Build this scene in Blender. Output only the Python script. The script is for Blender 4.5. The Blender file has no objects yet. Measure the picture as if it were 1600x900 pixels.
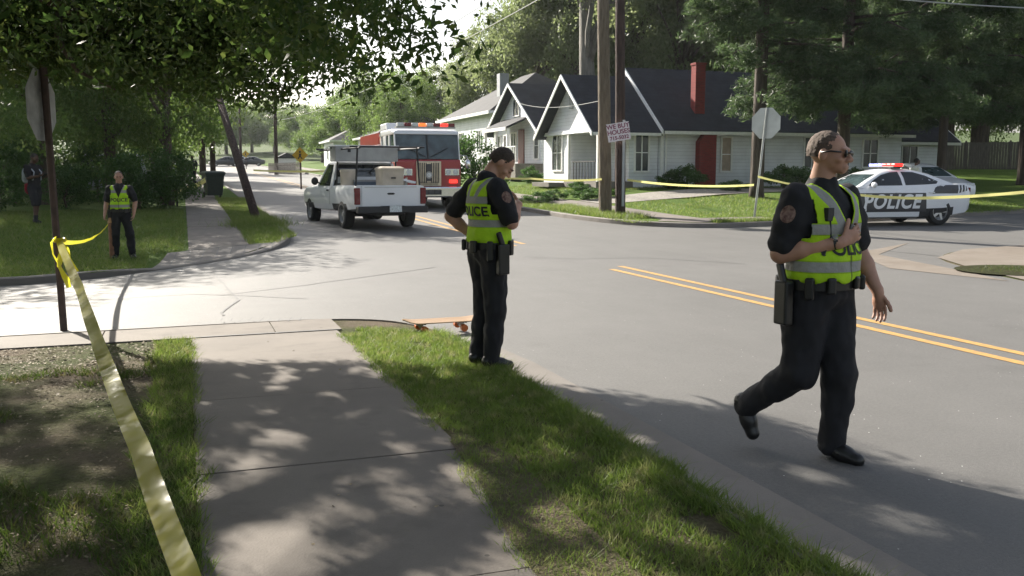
import bpy, bmesh, math, random
import numpy as np
from mathutils import Vector, Matrix, Quaternion, noise
from mathutils.bvhtree import BVHTree
R = math.radians
random.seed(7)
rng = np.random.default_rng(7)
SC = bpy.context.scene
COL = SC.collection

# ------------------------------------------------------------ camera, sky, sun, exposure
YAW = R(19.4); FPX = 1450.0; PITCH = math.atan(180 / 1450.0); EYE = 1.6
cam_d = bpy.data.cameras.new('camera'); cam = bpy.data.objects.new('camera', cam_d); COL.objects.link(cam)
cam.location = (0, 0, EYE); cam.rotation_euler = (math.pi / 2 - PITCH, 0, -YAW)
cam_d.sensor_width = 36; cam_d.lens = 36 * FPX / 1600; cam_d.clip_start = 0.05; cam_d.clip_end = 3000
SC.camera = cam
SUN_EL = R(30); SUN_AZ = R(-21)                      # azimuth from +Y, negative to the left
w = bpy.data.worlds.new("World"); SC.world = w; w.use_nodes = True
nt = w.node_tree; nt.nodes.clear()
sky = nt.nodes.new('ShaderNodeTexSky'); sky.sky_type = 'NISHITA'; sky.sun_disc = False
sky.sun_elevation = SUN_EL; sky.sun_rotation = SUN_AZ % (2 * math.pi); sky.air_density = 1.0; sky.dust_density = 2.2
bg = nt.nodes.new('ShaderNodeBackground'); bg.inputs[1].default_value = 0.082
wo = nt.nodes.new('ShaderNodeOutputWorld')
hsv = nt.nodes.new('ShaderNodeHueSaturation'); hsv.inputs['Saturation'].default_value = 0.55
nt.links.new(sky.outputs[0], hsv.inputs['Color']); nt.links.new(hsv.outputs[0], bg.inputs[0]); nt.links.new(bg.outputs[0], wo.inputs[0])
sl = bpy.data.lights.new('sun', 'SUN'); sl.energy = 5.0; sl.angle = R(0.53); sl.color = (1.0, 0.93, 0.82)
so = bpy.data.objects.new('sun', sl); COL.objects.link(so)
TOSUN = Vector((math.sin(SUN_AZ) * math.cos(SUN_EL), math.cos(SUN_AZ) * math.cos(SUN_EL), math.sin(SUN_EL)))
so.rotation_euler = (-TOSUN).to_track_quat('-Z', 'Y').to_euler(); so.location = TOSUN * 60
SC.view_settings.view_transform = 'Standard'; SC.view_settings.look = 'None'
SC.view_settings.exposure = 1.3; SC.view_settings.gamma = 1; SC.view_settings.use_curve_mapping = False
SC.render.engine = 'CYCLES'
SC.cycles.max_bounces = 6; SC.cycles.diffuse_bounces = 3; SC.cycles.glossy_bounces = 3
SC.cycles.transmission_bounces = 4; SC.cycles.transparent_max_bounces = 6
SC.cycles.caustics_reflective = False; SC.cycles.caustics_refractive = False
SC.cycles.sample_clamp_indirect = 6

# world axes: X = across the main street (0 = left edge of the near sidewalk), Y = along it, Z up
def ray(px, py):
    x = (px - 800) / FPX; y = -(py - 450) / FPX
    f = math.cos(PITCH) + y * math.sin(PITCH); u = -math.sin(PITCH) + y * math.cos(PITCH)
    return Vector((x * math.cos(YAW) + f * math.sin(YAW), -x * math.sin(YAW) + f * math.cos(YAW), u)), f
def WD(px, py, d):                                   # point seen at a pixel, at depth d
    r, f = ray(px, py); p = r * (d / f); return Vector((p.x, p.y, p.z + EYE))
def WX(px, d):
    p = WD(px, 270, d); return p.x, p.y
def proj(P):
    x, y, z = P
    xc = x * math.cos(YAW) - y * math.sin(YAW); f = x * math.sin(YAW) + y * math.cos(YAW); z = z - EYE
    ff = f * math.cos(PITCH) - z * math.sin(PITCH); u = f * math.sin(PITCH) + z * math.cos(PITCH)
    return 800 + FPX * xc / ff, 450 - FPX * u / ff, ff
def sst(a, b, x):
    v = min(1.0, max(0.0, (x - a) / (b - a))); return v * v * (3 - 2 * v)
def H0(x, y):                                        # height of the road surface / base terrain
    v = y - 18.0
    h = 0.02 * (v * 0.5 + 0.5 * math.sqrt(v * v + 25)) - 0.02 * 0.5 * (-18 + math.sqrt(18 * 18 + 25))
    h -= 0.34 * math.exp(-((y - 18.5) / 5.0) ** 2) * sst(2.5, -3, x)
    h += 0.45 * sst(12.5, 20, x) * sst(24, 34, y)
    h += 0.8 * sst(35, 47, x) * sst(27, 44, y)
    if y > 260: h += 0.05 * (y - 260)
    return h
def LO(x, y):                                        # how far the land stands above the road
    o = 0.12
    if y < 14 and x < 6: o = 0.02 + 0.06 * sst(9.6, 7.6, y)
    elif 11 < x < 26 and y < 19: o = 0.012 + 0.108 * sst(9.5, 7.5, y)
    elif x < 6 and y < 30: o = 0.02 + 0.10 * max(sst(18.6, 20.6, y), sst(-0.4, -1.6, x))
    return o
def HL(x, y): return H0(x, y) + LO(x, y)
def gp(px, py, land=False):                          # where a pixel's ray meets the ground
    r, f = ray(px, py); t = 3.0
    for i in range(4000):
        p = r * t
        if p.z + EYE < (HL if land else H0)(p.x, p.y): break
        t += 0.03 + t * 0.002
    return p.x, p.y

# ------------------------------------------------------------ materials
MATS = {}
def nodes_of(m):
    m.use_nodes = True; n = m.node_tree; b = n.nodes['Principled BSDF']; return n, b
def mat(name, col, rough=0.6, metal=0.0, var=0.12, scale=8.0, bump=0.0, bscale=60.0, emit=None, estr=1.0, trans=0.0, spec=None, coat=0.0, detail=6, col2=None, stretch=None):
    if name in MATS: return MATS[name]
    m = bpy.data.materials.new(name); n, b = nodes_of(m); MATS[name] = m
    L = n.links
    tc = n.nodes.new('ShaderNodeTexCoord')
    src = tc.outputs['Object']
    if stretch:
        mp = n.nodes.new('ShaderNodeMapping'); mp.inputs['Scale'].default_value = stretch
        L.new(src, mp.inputs[0]); src = mp.outputs[0]
    nz = n.nodes.new('ShaderNodeTexNoise'); nz.inputs['Scale'].default_value = scale; nz.inputs['Detail'].default_value = detail
    L.new(src, nz.inputs['Vector'])
    rp = n.nodes.new('ShaderNodeValToRGB')
    c = np.array(col); d = c * (1 - var); e = np.minimum(c * (1 + var), 1) if col2 is None else np.array(col2)
    rp.color_ramp.elements[0].position = 0.33; rp.color_ramp.elements[1].position = 0.67
    rp.color_ramp.elements[0].color = (*d, 1); rp.color_ramp.elements[1].color = (*e, 1)
    L.new(nz.outputs['Fac'], rp.inputs[0]); L.new(rp.outputs[0], b.inputs['Base Color'])
    b.inputs['Roughness'].default_value = rough; b.inputs['Metallic'].default_value = metal
    if spec is not None: b.inputs['Specular IOR Level'].default_value = spec
    if coat: b.inputs['Coat Weight'].default_value = coat; b.inputs['Coat Roughness'].default_value = 0.08
    if trans: b.inputs['Transmission Weight'].default_value = trans
    if emit:
        b.inputs['Emission Color'].default_value = (*emit, 1); b.inputs['Emission Strength'].default_value = estr
    if bump:
        n2 = n.nodes.new('ShaderNodeTexNoise'); n2.inputs['Scale'].default_value = bscale; n2.inputs['Detail'].default_value = 5
        L.new(src, n2.inputs['Vector'])
        bp = n.nodes.new('ShaderNodeBump'); bp.inputs['Strength'].default_value = bump; bp.inputs['Distance'].default_value = 0.02
        L.new(n2.outputs['Fac'], bp.inputs['Height']); L.new(bp.outputs[0], b.inputs['Normal'])
    return m
def N(n, t, **kw):
    x = n.nodes.new(t)
    for k, v in kw.items(): setattr(x, k, v)
    return x
def mth(n, op, a, b=None, c=None):
    x = n.nodes.new('ShaderNodeMath'); x.operation = op
    for i, v in enumerate((a, b, c)):
        if v is None: continue
        if isinstance(v, (int, float)): x.inputs[i].default_value = v
        else: n.links.new(v, x.inputs[i])
    return x.outputs[0]
def mixc(n, f, a, b):
    x = n.nodes.new('ShaderNodeMix'); x.data_type = 'RGBA'
    if isinstance(f, (int, float)): x.inputs[0].default_value = f
    else: n.links.new(f, x.inputs[0])
    for i, v in ((6, a), (7, b)):
        if isinstance(v, tuple): x.inputs[i].default_value = (*v, 1)
        else: n.links.new(v, x.inputs[i])
    return x.outputs[2]
def nzf(n, vec, scale, detail=6, lo=0.4, hi=0.6, rough=0.55):
    x = n.nodes.new('ShaderNodeTexNoise'); x.inputs['Scale'].default_value = scale; x.inputs['Detail'].default_value = detail
    x.inputs['Roughness'].default_value = rough
    n.links.new(vec, x.inputs['Vector'])
    mr = n.nodes.new('ShaderNodeMapRange'); mr.inputs[1].default_value = lo; mr.inputs[2].default_value = hi
    n.links.new(x.outputs['Fac'], mr.inputs[0]); return mr.outputs[0]
def bumpn(n, b, h, strength, dist=0.01):
    bp = n.nodes.new('ShaderNodeBump'); bp.inputs['Strength'].default_value = strength; bp.inputs['Distance'].default_value = dist
    n.links.new(h, bp.inputs['Height']); n.links.new(bp.outputs[0], b.inputs['Normal'])

def asphalt_mat():
    m = bpy.data.materials.new('asphalt'); n, b = nodes_of(m)
    P = N(n, 'ShaderNodeTexCoord').outputs['Object']
    big = nzf(n, P, 0.35, 5, 0.35, 0.65); mid = nzf(n, P, 2.2, 6, 0.35, 0.7); fin = nzf(n, P, 130, 2, 0.35, 0.7)
    mp = N(n, 'ShaderNodeMapping'); mp.inputs['Scale'].default_value = (3.0, 0.12, 1); n.links.new(P, mp.inputs[0])
    trk = nzf(n, mp.outputs[0], 0.8, 4, 0.35, 0.65)
    c = mixc(n, big, (0.122, 0.119, 0.114), (0.150, 0.146, 0.140))
    c = mixc(n, mth(n, 'MULTIPLY', mid, 0.35), c, (0.095, 0.092, 0.088))
    c = mixc(n, mth(n, 'MULTIPLY', trk, 0.3), c, (0.165, 0.160, 0.153))
    c = mixc(n, mth(n, 'MULTIPLY', fin, 0.35), c, (0.06, 0.06, 0.06))
    agg = nzf(n, P, 45, 3, 0.36, 0.66)
    c = mixc(n, mth(n, 'MULTIPLY', agg, 0.28), c, (0.20, 0.195, 0.185))
    stn = nzf(n, P, 0.9, 8, 0.60, 0.72)
    c = mixc(n, mth(n, 'MULTIPLY', stn, 0.35), c, (0.075, 0.072, 0.068))
    vo = N(n, 'ShaderNodeTexVoronoi'); vo.inputs['Scale'].default_value = 13; n.links.new(P, vo.inputs['Vector'])
    chip = mth(n, 'LESS_THAN', vo.outputs['Distance'], 0.055)
    sel = nzf(n, P, 1.4, 3, 0.52, 0.56)
    c = mixc(n, mth(n, 'MULTIPLY', chip, sel), c, (0.75, 0.74, 0.70))
    n.links.new(c, b.inputs['Base Color']); b.inputs['Roughness'].default_value = 0.68
    b.inputs['Specular IOR Level'].default_value = 0.5
    bumpn(n, b, nzf(n, P, 150, 4, 0.2, 0.8), 0.4, 0.006)
    return m
def concrete_mat(name, a, bcol, dark=(0.16, 0.14, 0.12), joints=None):
    m = bpy.data.materials.new(name); n, b = nodes_of(m)
    P = N(n, 'ShaderNodeTexCoord').outputs['Object']
    c = mixc(n, nzf(n, P, 0.9, 6, 0.35, 0.65), a, bcol)
    c = mixc(n, mth(n, 'MULTIPLY', nzf(n, P, 3.3, 8, 0.52, 0.75), 0.55), c, dark)
    c = mixc(n, mth(n, 'MULTIPLY', nzf(n, P, 160, 2, 0.45, 0.75), 0.35), c, tuple(v * 0.6 for v in a))
    vo = N(n, 'ShaderNodeTexVoronoi'); vo.inputs['Scale'].default_value = 3.5; n.links.new(P, vo.inputs['Vector'])
    c = mixc(n, mth(n, 'MULTIPLY', mth(n, 'LESS_THAN', vo.outputs['Distance'], 0.045), 0.8), c, (0.05, 0.045, 0.04))
    n.links.new(c, b.inputs['Base Color']); b.inputs['Roughness'].default_value = 0.85
    bumpn(n, b, nzf(n, P, 90, 5, 0.2, 0.8), 0.3, 0.006)
    return m
def lawn_mat(name, g1, g2, dirt, dlo=0.55, dhi=0.68, dscale=0.7):
    m = bpy.data.materials.new(name); n, b = nodes_of(m)
    P = N(n, 'ShaderNodeTexCoord').outputs['Object']
    c = mixc(n, nzf(n, P, 1.1, 7, 0.35, 0.65), g1, g2)
    c = mixc(n, mth(n, 'MULTIPLY', nzf(n, P, 26, 5, 0.4, 0.65), 0.6), c, tuple(v * 0.45 for v in g1))
    c = mixc(n, nzf(n, P, dscale, 8, dlo, dhi), c, dirt)
    n.links.new(c, b.inputs['Base Color']); b.inputs['Roughness'].default_value = 0.95
    b.inputs['Specular IOR Level'].default_value = 0.15
    bumpn(n, b, nzf(n, P, 45, 6, 0.2, 0.8), 0.9, 0.05)
    return m
def leaf_mat(name, c1, c2, c3, trans=0.45, scale=0.5):
    m = bpy.data.materials.new(name); n, b = nodes_of(m)
    P = N(n, 'ShaderNodeTexCoord').outputs['Object']
    c = mixc(n, nzf(n, P, scale, 4, 0.35, 0.65), c1, c2)
    c = mixc(n, nzf(n, P, 9, 2, 0.5, 0.7), c, c3)
    n.links.new(c, b.inputs['Base Color']); b.inputs['Roughness'].default_value = 0.5
    b.inputs['Specular IOR Level'].default_value = 0.3
    tr = N(n, 'ShaderNodeBsdfTranslucent'); mx = N(n, 'ShaderNodeMixShader'); mx.inputs[0].default_value = trans
    hs = N(n, 'ShaderNodeHueSaturation'); hs.inputs['Value'].default_value = 1.6; hs.inputs['Saturation'].default_value = 1.05; hs.inputs['Hue'].default_value = 0.493
    n.links.new(c, hs.inputs['Color']); n.links.new(hs.outputs[0], tr.inputs['Color'])
    out = n.nodes['Material Output']
    n.links.new(b.outputs[0], mx.inputs[1]); n.links.new(tr.outputs[0], mx.inputs[2]); n.links.new(mx.outputs[0], out.inputs[0])
    return m
def bark_mat(name, a, bcol, sc=14):
    m = bpy.data.materials.new(name); n, b = nodes_of(m)
    P = N(n, 'ShaderNodeTexCoord').outputs['Object']
    mp = N(n, 'ShaderNodeMapping'); mp.inputs['Scale'].default_value = (1, 1, 0.12); n.links.new(P, mp.inputs[0])
    f = nzf(n, mp.outputs[0], sc, 6, 0.35, 0.65)
    n.links.new(mixc(n, f, a, bcol), b.inputs['Base Color']); b.inputs['Roughness'].default_value = 0.9
    bumpn(n, b, f, 0.8, 0.03); return m
def siding_mat(name, a, pitch=0.16):
    m = bpy.data.materials.new(name); n, b = nodes_of(m)
    P = N(n, 'ShaderNodeTexCoord').outputs['Object']
    sx = N(n, 'ShaderNodeSeparateXYZ'); n.links.new(P, sx.inputs[0])
    fr = mth(n, 'FRACT', mth(n, 'DIVIDE', sx.outputs[2], pitch))
    line = mth(n, 'LESS_THAN', fr, 0.09)
    c = mixc(n, nzf(n, P, 1.3, 5, 0.4, 0.7), a, tuple(v * 0.86 for v in a))
    c = mixc(n, mth(n, 'MULTIPLY', line, 0.55), c, tuple(v * 0.45 for v in a))
    n.links.new(c, b.inputs['Base Color']); b.inputs['Roughness'].default_value = 0.6
    bumpn(n, b, mth(n, 'SUBTRACT', 1.0, fr), 0.7, 0.02); return m
def shingle_mat(name, a, b2):
    m = bpy.data.materials.new(name); n, b = nodes_of(m)
    P = N(n, 'ShaderNodeTexCoord').outputs['Object']
    br = N(n, 'ShaderNodeTexBrick'); br.inputs['Scale'].default_value = 1.0
    br.inputs['Brick Width'].default_value = 0.35; br.inputs['Row Height'].default_value = 0.16; br.inputs['Mortar Size'].default_value = 0.008
    br.inputs['Color1'].default_value = (*a, 1); br.inputs['Color2'].default_value = (*b2, 1); br.inputs['Mortar'].default_value = (*[v * 0.5 for v in a], 1)
    mp = N(n, 'ShaderNodeMapping'); mp.inputs['Rotation'].default_value = (R(90), 0, 0); n.links.new(P, mp.inputs[0])
    n.links.new(mp.outputs[0], br.inputs['Vector'])
    c = mixc(n, mth(n, 'MULTIPLY', nzf(n, P, 1.2, 6, 0.35, 0.7), 0.5), br.outputs['Color'], tuple(v * 1.5 for v in b2))
    n.links.new(c, b.inputs['Base Color']); b.inputs['Roughness'].default_value = 0.85
    bumpn(n, b, br.outputs['Fac'], 0.4, 0.01); return m
def brick_mat(name, a, b2, mortar):
    m = bpy.data.materials.new(name); n, b = nodes_of(m)
    P = N(n, 'ShaderNodeTexCoord').outputs['Object']
    mp = N(n, 'ShaderNodeMapping'); mp.inputs['Rotation'].default_value = (R(90), 0, 0); n.links.new(P, mp.inputs[0])
    br = N(n, 'ShaderNodeTexBrick'); br.inputs['Scale'].default_value = 1.0
    br.inputs['Brick Width'].default_value = 0.22; br.inputs['Row Height'].default_value = 0.075; br.inputs['Mortar Size'].default_value = 0.008
    br.inputs['Color1'].default_value = (*a, 1); br.inputs['Color2'].default_value = (*b2, 1); br.inputs['Mortar'].default_value = (*mortar, 1)
    n.links.new(mp.outputs[0], br.inputs['Vector']); n.links.new(br.outputs['Color'], b.inputs['Base Color'])
    b.inputs['Roughness'].default_value = 0.9; bumpn(n, b, br.outputs['Fac'], 0.4, 0.01); return m

M_ASPH = asphalt_mat()
M_WALK = concrete_mat('sidewalk_concrete', (0.195, 0.170, 0.146), (0.150, 0.130, 0.112), (0.085, 0.073, 0.062))
M_KERB = concrete_mat('kerb_concrete', (0.22, 0.20, 0.18), (0.16, 0.145, 0.13))
M_APRON = concrete_mat('dirty_concrete', (0.21, 0.18, 0.15), (0.17, 0.14, 0.11), (0.11, 0.08, 0.06))
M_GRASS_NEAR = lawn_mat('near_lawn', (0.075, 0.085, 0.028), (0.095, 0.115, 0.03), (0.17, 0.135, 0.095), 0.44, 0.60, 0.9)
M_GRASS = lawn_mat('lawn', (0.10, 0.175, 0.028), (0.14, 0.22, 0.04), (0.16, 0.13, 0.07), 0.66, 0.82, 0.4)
M_SOIL = lawn_mat('distant_ground', (0.06, 0.10, 0.022), (0.09, 0.13, 0.03), (0.13, 0.105, 0.06), 0.6, 0.75, 0.1)
M_GRAVEL = mat('gravel', (0.27, 0.25, 0.22), 0.95, var=0.3, scale=14, bump=0.6, bscale=60)
M_YELLOW = mat('yellow_road_paint', (0.58, 0.33, 0.09), 0.65, var=0.05, scale=16, detail=9, col2=(0.36, 0.23, 0.10))
M_WHITEP = mat('white_road_paint', (0.62, 0.61, 0.57), 0.6, var=0.15, scale=9)
M_CRACK = mat('crack_sealant', (0.075, 0.075, 0.075), 0.6, var=0.2)
M_BARK = bark_mat('bark', (0.055, 0.042, 0.03), (0.12, 0.095, 0.07))
M_BARK2 = bark_mat('pine_bark', (0.04, 0.03, 0.024), (0.09, 0.07, 0.055), 9)
M_LEAF = leaf_mat('oak_leaf', (0.034, 0.066, 0.018), (0.056, 0.095, 0.024), (0.11, 0.14, 0.04), 0.55)
M_LEAF2 = leaf_mat('broad_leaf', (0.075, 0.13, 0.035), (0.115, 0.175, 0.048), (0.165, 0.21, 0.07), 0.55, 0.25)
M_LEAF3 = leaf_mat('pale_leaf', (0.13, 0.17, 0.075), (0.17, 0.205, 0.09), (0.21, 0.24, 0.12), 0.5, 0.25)
M_NEEDLE = leaf_mat('pine_needle', (0.045, 0.080, 0.032), (0.065, 0.105, 0.045), (0.10, 0.13, 0.06), 0.4, 0.3)
M_SHRUB = leaf_mat('shrub_leaf', (0.035, 0.085, 0.022), (0.06, 0.12, 0.03), (0.09, 0.15, 0.045), 0.4, 1.2)
M_BLADE = leaf_mat('grass_blade', (0.095, 0.15, 0.032), (0.145, 0.205, 0.048), (0.24, 0.24, 0.11), 0.45, 1.5)
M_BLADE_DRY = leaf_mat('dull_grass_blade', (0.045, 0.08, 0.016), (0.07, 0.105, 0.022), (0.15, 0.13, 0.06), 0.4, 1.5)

M_HAZE = bpy.data.materials.new('haze'); M_HAZE.use_nodes = True
_n = M_HAZE.node_tree; _n.nodes.clear(); _v = _n.nodes.new('ShaderNodeVolumePrincipled'); _v.inputs['Density'].default_value = 0.00018; _v.inputs['Color'].default_value = (0.86, 0.90, 0.95, 1); _v.inputs['Anisotropy'].default_value = 0.45
_o = _n.nodes.new('ShaderNodeOutputMaterial'); _n.links.new(_v.outputs[0], _o.inputs['Volume'])
# ------------------------------------------------------------ builders
def setp(o, label=None, cat=None, group=None, kind=None):
    for k, v in (('label', label), ('category', cat), ('group', group), ('kind', kind)):
        if v: o[k] = v
    return o
def empty(name, loc, rz=0.0, label=None, cat=None, group=None):
    o = bpy.data.objects.new(name, None); COL.objects.link(o); o.empty_display_size = 0.3
    o.location = loc; o.rotation_euler = (0, 0, rz); setp(o, label, cat, group); return o
def link_mesh(name, me, mats, parent=None, smooth=False):
    o = bpy.data.objects.new(name, me); COL.objects.link(o)
    for m in (mats if isinstance(mats, (list, tuple)) else [mats]): me.materials.append(m)
    if smooth: me.polygons.foreach_set('use_smooth', [True] * len(me.polygons))
    if parent: o.parent = parent
    return o
class MB:
    def __init__(s): s.bm = bmesh.new(); s.mi = 0
    def _tag(s, faces):
        for f in faces: f.material_index = s.mi
    def poly(s, pts):
        f = s.bm.faces.new([s.bm.verts.new(p) for p in pts]); f.material_index = s.mi; return f
    def box(s, c, size, rot=None, taper=1.0):
        hx, hy, hz = size[0] / 2, size[1] / 2, size[2] / 2
        vs = []
        for z in (-1, 1):
            k = taper if z > 0 else 1.0
            for x, y in ((-1, -1), (1, -1), (1, 1), (-1, 1)):
                v = Vector((x * hx * k, y * hy * k, z * hz))
                if rot: v.rotate(rot)
                vs.append(s.bm.verts.new(v + Vector(c)))
        for q in ((3, 2, 1, 0), (4, 5, 6, 7), (0, 1, 5, 4), (1, 2, 6, 5), (2, 3, 7, 6), (3, 0, 4, 7)):
            s.bm.faces.new([vs[i] for i in q]).material_index = s.mi
        return s
    def tube(s, pts, rad, seg=10, cap=True):
        pts = [Vector(p) for p in pts]
        if not isinstance(rad, (list, tuple)): rad = [rad] * len(pts)
        rings = []; up = None
        for i, p in enumerate(pts):
            d = (pts[min(i + 1, len(pts) - 1)] - pts[max(i - 1, 0)]).normalized()
            if up is None:
                up = Vector((0, 0, 1)) if abs(d.z) < 0.9 else Vector((1, 0, 0))
            a = d.cross(up).normalized(); b = d.cross(a).normalized(); up = -b if b.length else up
            up = (up - d * up.dot(d)).normalized()
            a = d.cross(up).normalized(); b = up
            rings.append([s.bm.verts.new(p + (a * math.cos(2 * math.pi * k / seg) + b * math.sin(2 * math.pi * k / seg)) * rad[i]) for k in range(seg)])
        for r0, r1 in zip(rings, rings[1:]):
            for k in range(seg):
                s.bm.faces.new((r0[k], r1[k], r1[(k + 1) % seg], r0[(k + 1) % seg])).material_index = s.mi
        if cap:
            s.bm.faces.new(rings[0]).material_index = s.mi; s.bm.faces.new(rings[-1][::-1]).material_index = s.mi
        return s
    def cyl(s, p0, p1, r0, r1=None, seg=20): return s.tube([p0, p1], [r0, r0 if r1 is None else r1], seg)
    def ell(s, c, r, rot=None, seg=16):
        g = bmesh.ops.create_uvsphere(s.bm, u_segments=seg, v_segments=max(6, seg * 2 // 3), radius=1)
        for v in g['verts']:
            q = Vector((v.co.x * r[0], v.co.y * r[1], v.co.z * r[2]))
            if rot: q.rotate(rot)
            v.co = q + Vector(c)
        return s
    def caps(s, p0, r0, p1, r1, seg=12):
        p0 = Vector(p0); p1 = Vector(p1)
        s.ell(p0, (r0, r0, r0), None, seg); s.ell(p1, (r1, r1, r1), None, seg)
        if (p1 - p0).length > 1e-4: s.tube([p0, p1], [r0, r1], seg)
        return s
    def prism(s, poly, d0, d1, axis='x'):
        # poly: 2D points (a,b); axis x -> (d,a,b), y -> (a,d,b), z -> (a,b,d)
        f = {'x': lambda a, b, d: (d, a, b), 'y': lambda a, b, d: (a, d, b), 'z': lambda a, b, d: (a, b, d)}[axis]
        A = [s.bm.verts.new(f(a, b, d0)) for a, b in poly]; B = [s.bm.verts.new(f(a, b, d1)) for a, b in poly]
        n = len(poly)
        s.bm.faces.new(A[::-1]).material_index = s.mi; s.bm.faces.new(B).material_index = s.mi
        for i in range(n): s.bm.faces.new((A[i], A[(i + 1) % n], B[(i + 1) % n], B[i])).material_index = s.mi
        return s
    def loft(s, rings, close=True, cap=True):
        V = [[s.bm.verts.new(p) for p in r] for r in rings]; n = len(rings[0])
        for a, b in zip(V, V[1:]):
            for k in range(n if close else n - 1):
                s.bm.faces.new((a[k], a[(k + 1) % n], b[(k + 1) % n], b[k])).material_index = s.mi
        if cap and close:
            s.bm.faces.new(V[0][::-1]).material_index = s.mi; s.bm.faces.new(V[-1]).material_index = s.mi
        return s
    def mesh(s, name, recalc=True):
        if recalc: bmesh.ops.recalc_face_normals(s.bm, faces=s.bm.faces)
        me = bpy.data.meshes.new(name); s.bm.to_mesh(me); s.bm.free(); return me
    def build(s, name, mats, parent=None, smooth=False, bevel=0.0, bseg=2, sub=0, auto=None, recalc=True):
        o = link_mesh(name, s.mesh(name, recalc), mats, parent, smooth)
        if bevel:
            b = o.modifiers.new('bevel', 'BEVEL'); b.width = bevel; b.segments = bseg; b.limit_method = 'ANGLE'; b.angle_limit = R(35)
        if sub:
            b = o.modifiers.new('sub', 'SUBSURF'); b.levels = sub; b.render_levels = sub
        if auto: bake(o); smooth_by_angle(o.data, auto)
        elif bevel or sub: bake(o)
        return o
def bake(o):
    dg = bpy.context.evaluated_depsgraph_get(); ev = o.evaluated_get(dg)
    me = bpy.data.meshes.new_from_object(ev, depsgraph=dg); old = o.data; o.modifiers.clear(); o.data = me
    me.name = old.name; bpy.data.meshes.remove(old); return o
def smooth_by_angle(me, deg):
    me.polygons.foreach_set('use_smooth', [True] * len(me.polygons)); me.set_sharp_from_angle(angle=R(deg))
def boolean_cut(o, cutters):
    for c in cutters:
        b = o.modifiers.new('cut', 'BOOLEAN'); b.operation = 'DIFFERENCE'; b.object = c; b.solver = 'EXACT'
    bpy.context.view_layer.update(); bake(o)
    for c in cutters: bpy.data.objects.remove(c)
    return o
def copy_tree(o, parent=None):
    c = o.copy(); COL.objects.link(c)
    if parent: c.parent = parent
    for ch in list(o.children): copy_tree(ch, c)
    return c
def np_mesh(name, V, nper, mats, parent=None):
    V = np.asarray(V, np.float32).reshape(-1, 3); n = len(V) // nper
    me = bpy.data.meshes.new(name)
    me.vertices.add(len(V)); me.vertices.foreach_set('co', V.ravel())
    me.loops.add(len(V)); me.loops.foreach_set('vertex_index', np.arange(len(V), dtype=np.int32))
    me.polygons.add(n); me.polygons.foreach_set('loop_start', np.arange(n, dtype=np.int32) * nper)
    me.polygons.foreach_set('loop_total', np.full(n, nper, np.int32))
    me.update(); return link_mesh(name, me, mats, parent)
# ------------------------------------------------------------ ground, roads, walks
def frange(a, b, st):
    r = []; v = a
    while v < b - 1e-6: r.append(v); v += st
    return r
TL = frange(-9, 17, 0.5) + frange(17, 72, 4) + frange(-40, -9, 4)
SL = frange(-6, 36, 0.5) + frange(36, 176, 5)
def sheet(name, poly, zf, off, mats, skirt=0.0, fine=None, kind='structure', smooth=True, parent=None):
    bm = bmesh.new()
    f = bm.faces.new([bm.verts.new((x, y, 0)) for x, y in poly])
    if f.normal.z < 0 or sum(poly[i - 1][0] * poly[i][1] - poly[i][0] * poly[i - 1][1] for i in range(len(poly))) < 0: f.normal_flip()
    bmesh.ops.triangulate(bm, faces=bm.faces[:])
    xs = [p[0] for p in poly]; ys = [p[1] for p in poly]
    tl = [v for v in TL if min(xs) < v < max(xs)]; slv = [v for v in SL if min(ys) < v < max(ys)]
    if fine: tl = frange(min(xs), max(xs), fine)[1:]; slv = frange(min(ys), max(ys), fine)[1:]
    for v in tl: bmesh.ops.bisect_plane(bm, geom=bm.verts[:] + bm.edges[:] + bm.faces[:], plane_co=(v, 0, 0), plane_no=(1, 0, 0))
    for v in slv: bmesh.ops.bisect_plane(bm, geom=bm.verts[:] + bm.edges[:] + bm.faces[:], plane_co=(0, v, 0), plane_no=(0, 1, 0))
    for v in bm.verts: v.co.z = zf(v.co.x, v.co.y) + off
    bmesh.ops.recalc_face_normals(bm, faces=bm.faces[:])
    if sum(f.normal.z for f in bm.faces) < 0: bmesh.ops.reverse_faces(bm, faces=bm.faces[:])
    if skirt:
        be = [e for e in bm.edges if e.is_boundary]
        g = bmesh.ops.extrude_edge_only(bm, edges=be)['geom']
        for v in g:
            if isinstance(v, bmesh.types.BMVert): v.co.z -= skirt
    me = bpy.data.meshes.new(name); bm.to_mesh(me); bm.free()
    o = link_mesh(name, me, mats, parent)
    if kind: o['kind'] = kind
    return o
def resample(pts, st):
    out = []
    for a, b in zip(pts, pts[1:]):
        a = Vector(a); b = Vector(b); n = max(1, int((b - a).length / st))
        out += [a.lerp(b, i / n) for i in range(n)]
    return out + [Vector(pts[-1])]
def round_path(pts, it=2):
    pts = [Vector(p) for p in pts]
    for _ in range(it):
        q = [pts[0]]
        for a, b in zip(pts, pts[1:]):
            if (b - a).length > 6: q += [a + (b - a).normalized() * 0.6, b - (b - a).normalized() * 0.6]
            else: q += [a.lerp(b, .25), a.lerp(b, .75)]
        pts = q + [pts[-1]]
    return [(p.x, p.y) for p in pts]
KNL = round_path([(2.29, -12), (2.29, 6), (2.32, 8.2), (2.34, 9.0), (2.1, 9.7), (1.5, 10.05), (0.6, 10.1), (-40, 10.3)])
KFL = round_path([(-40, 16.5), (-3, 17.4), (0, 17.9), (1, 18.45), (1.8, 19.5), (2.25, 21.2), (2.35, 24), (2.35, 175)])
KFR = round_path([(11.3, 175), (11.3, 27), (11.55, 24.7), (12.3, 22.9), (13.8, 22.0), (20, 23.4), (28, 25.2), (70, 33)])
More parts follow.
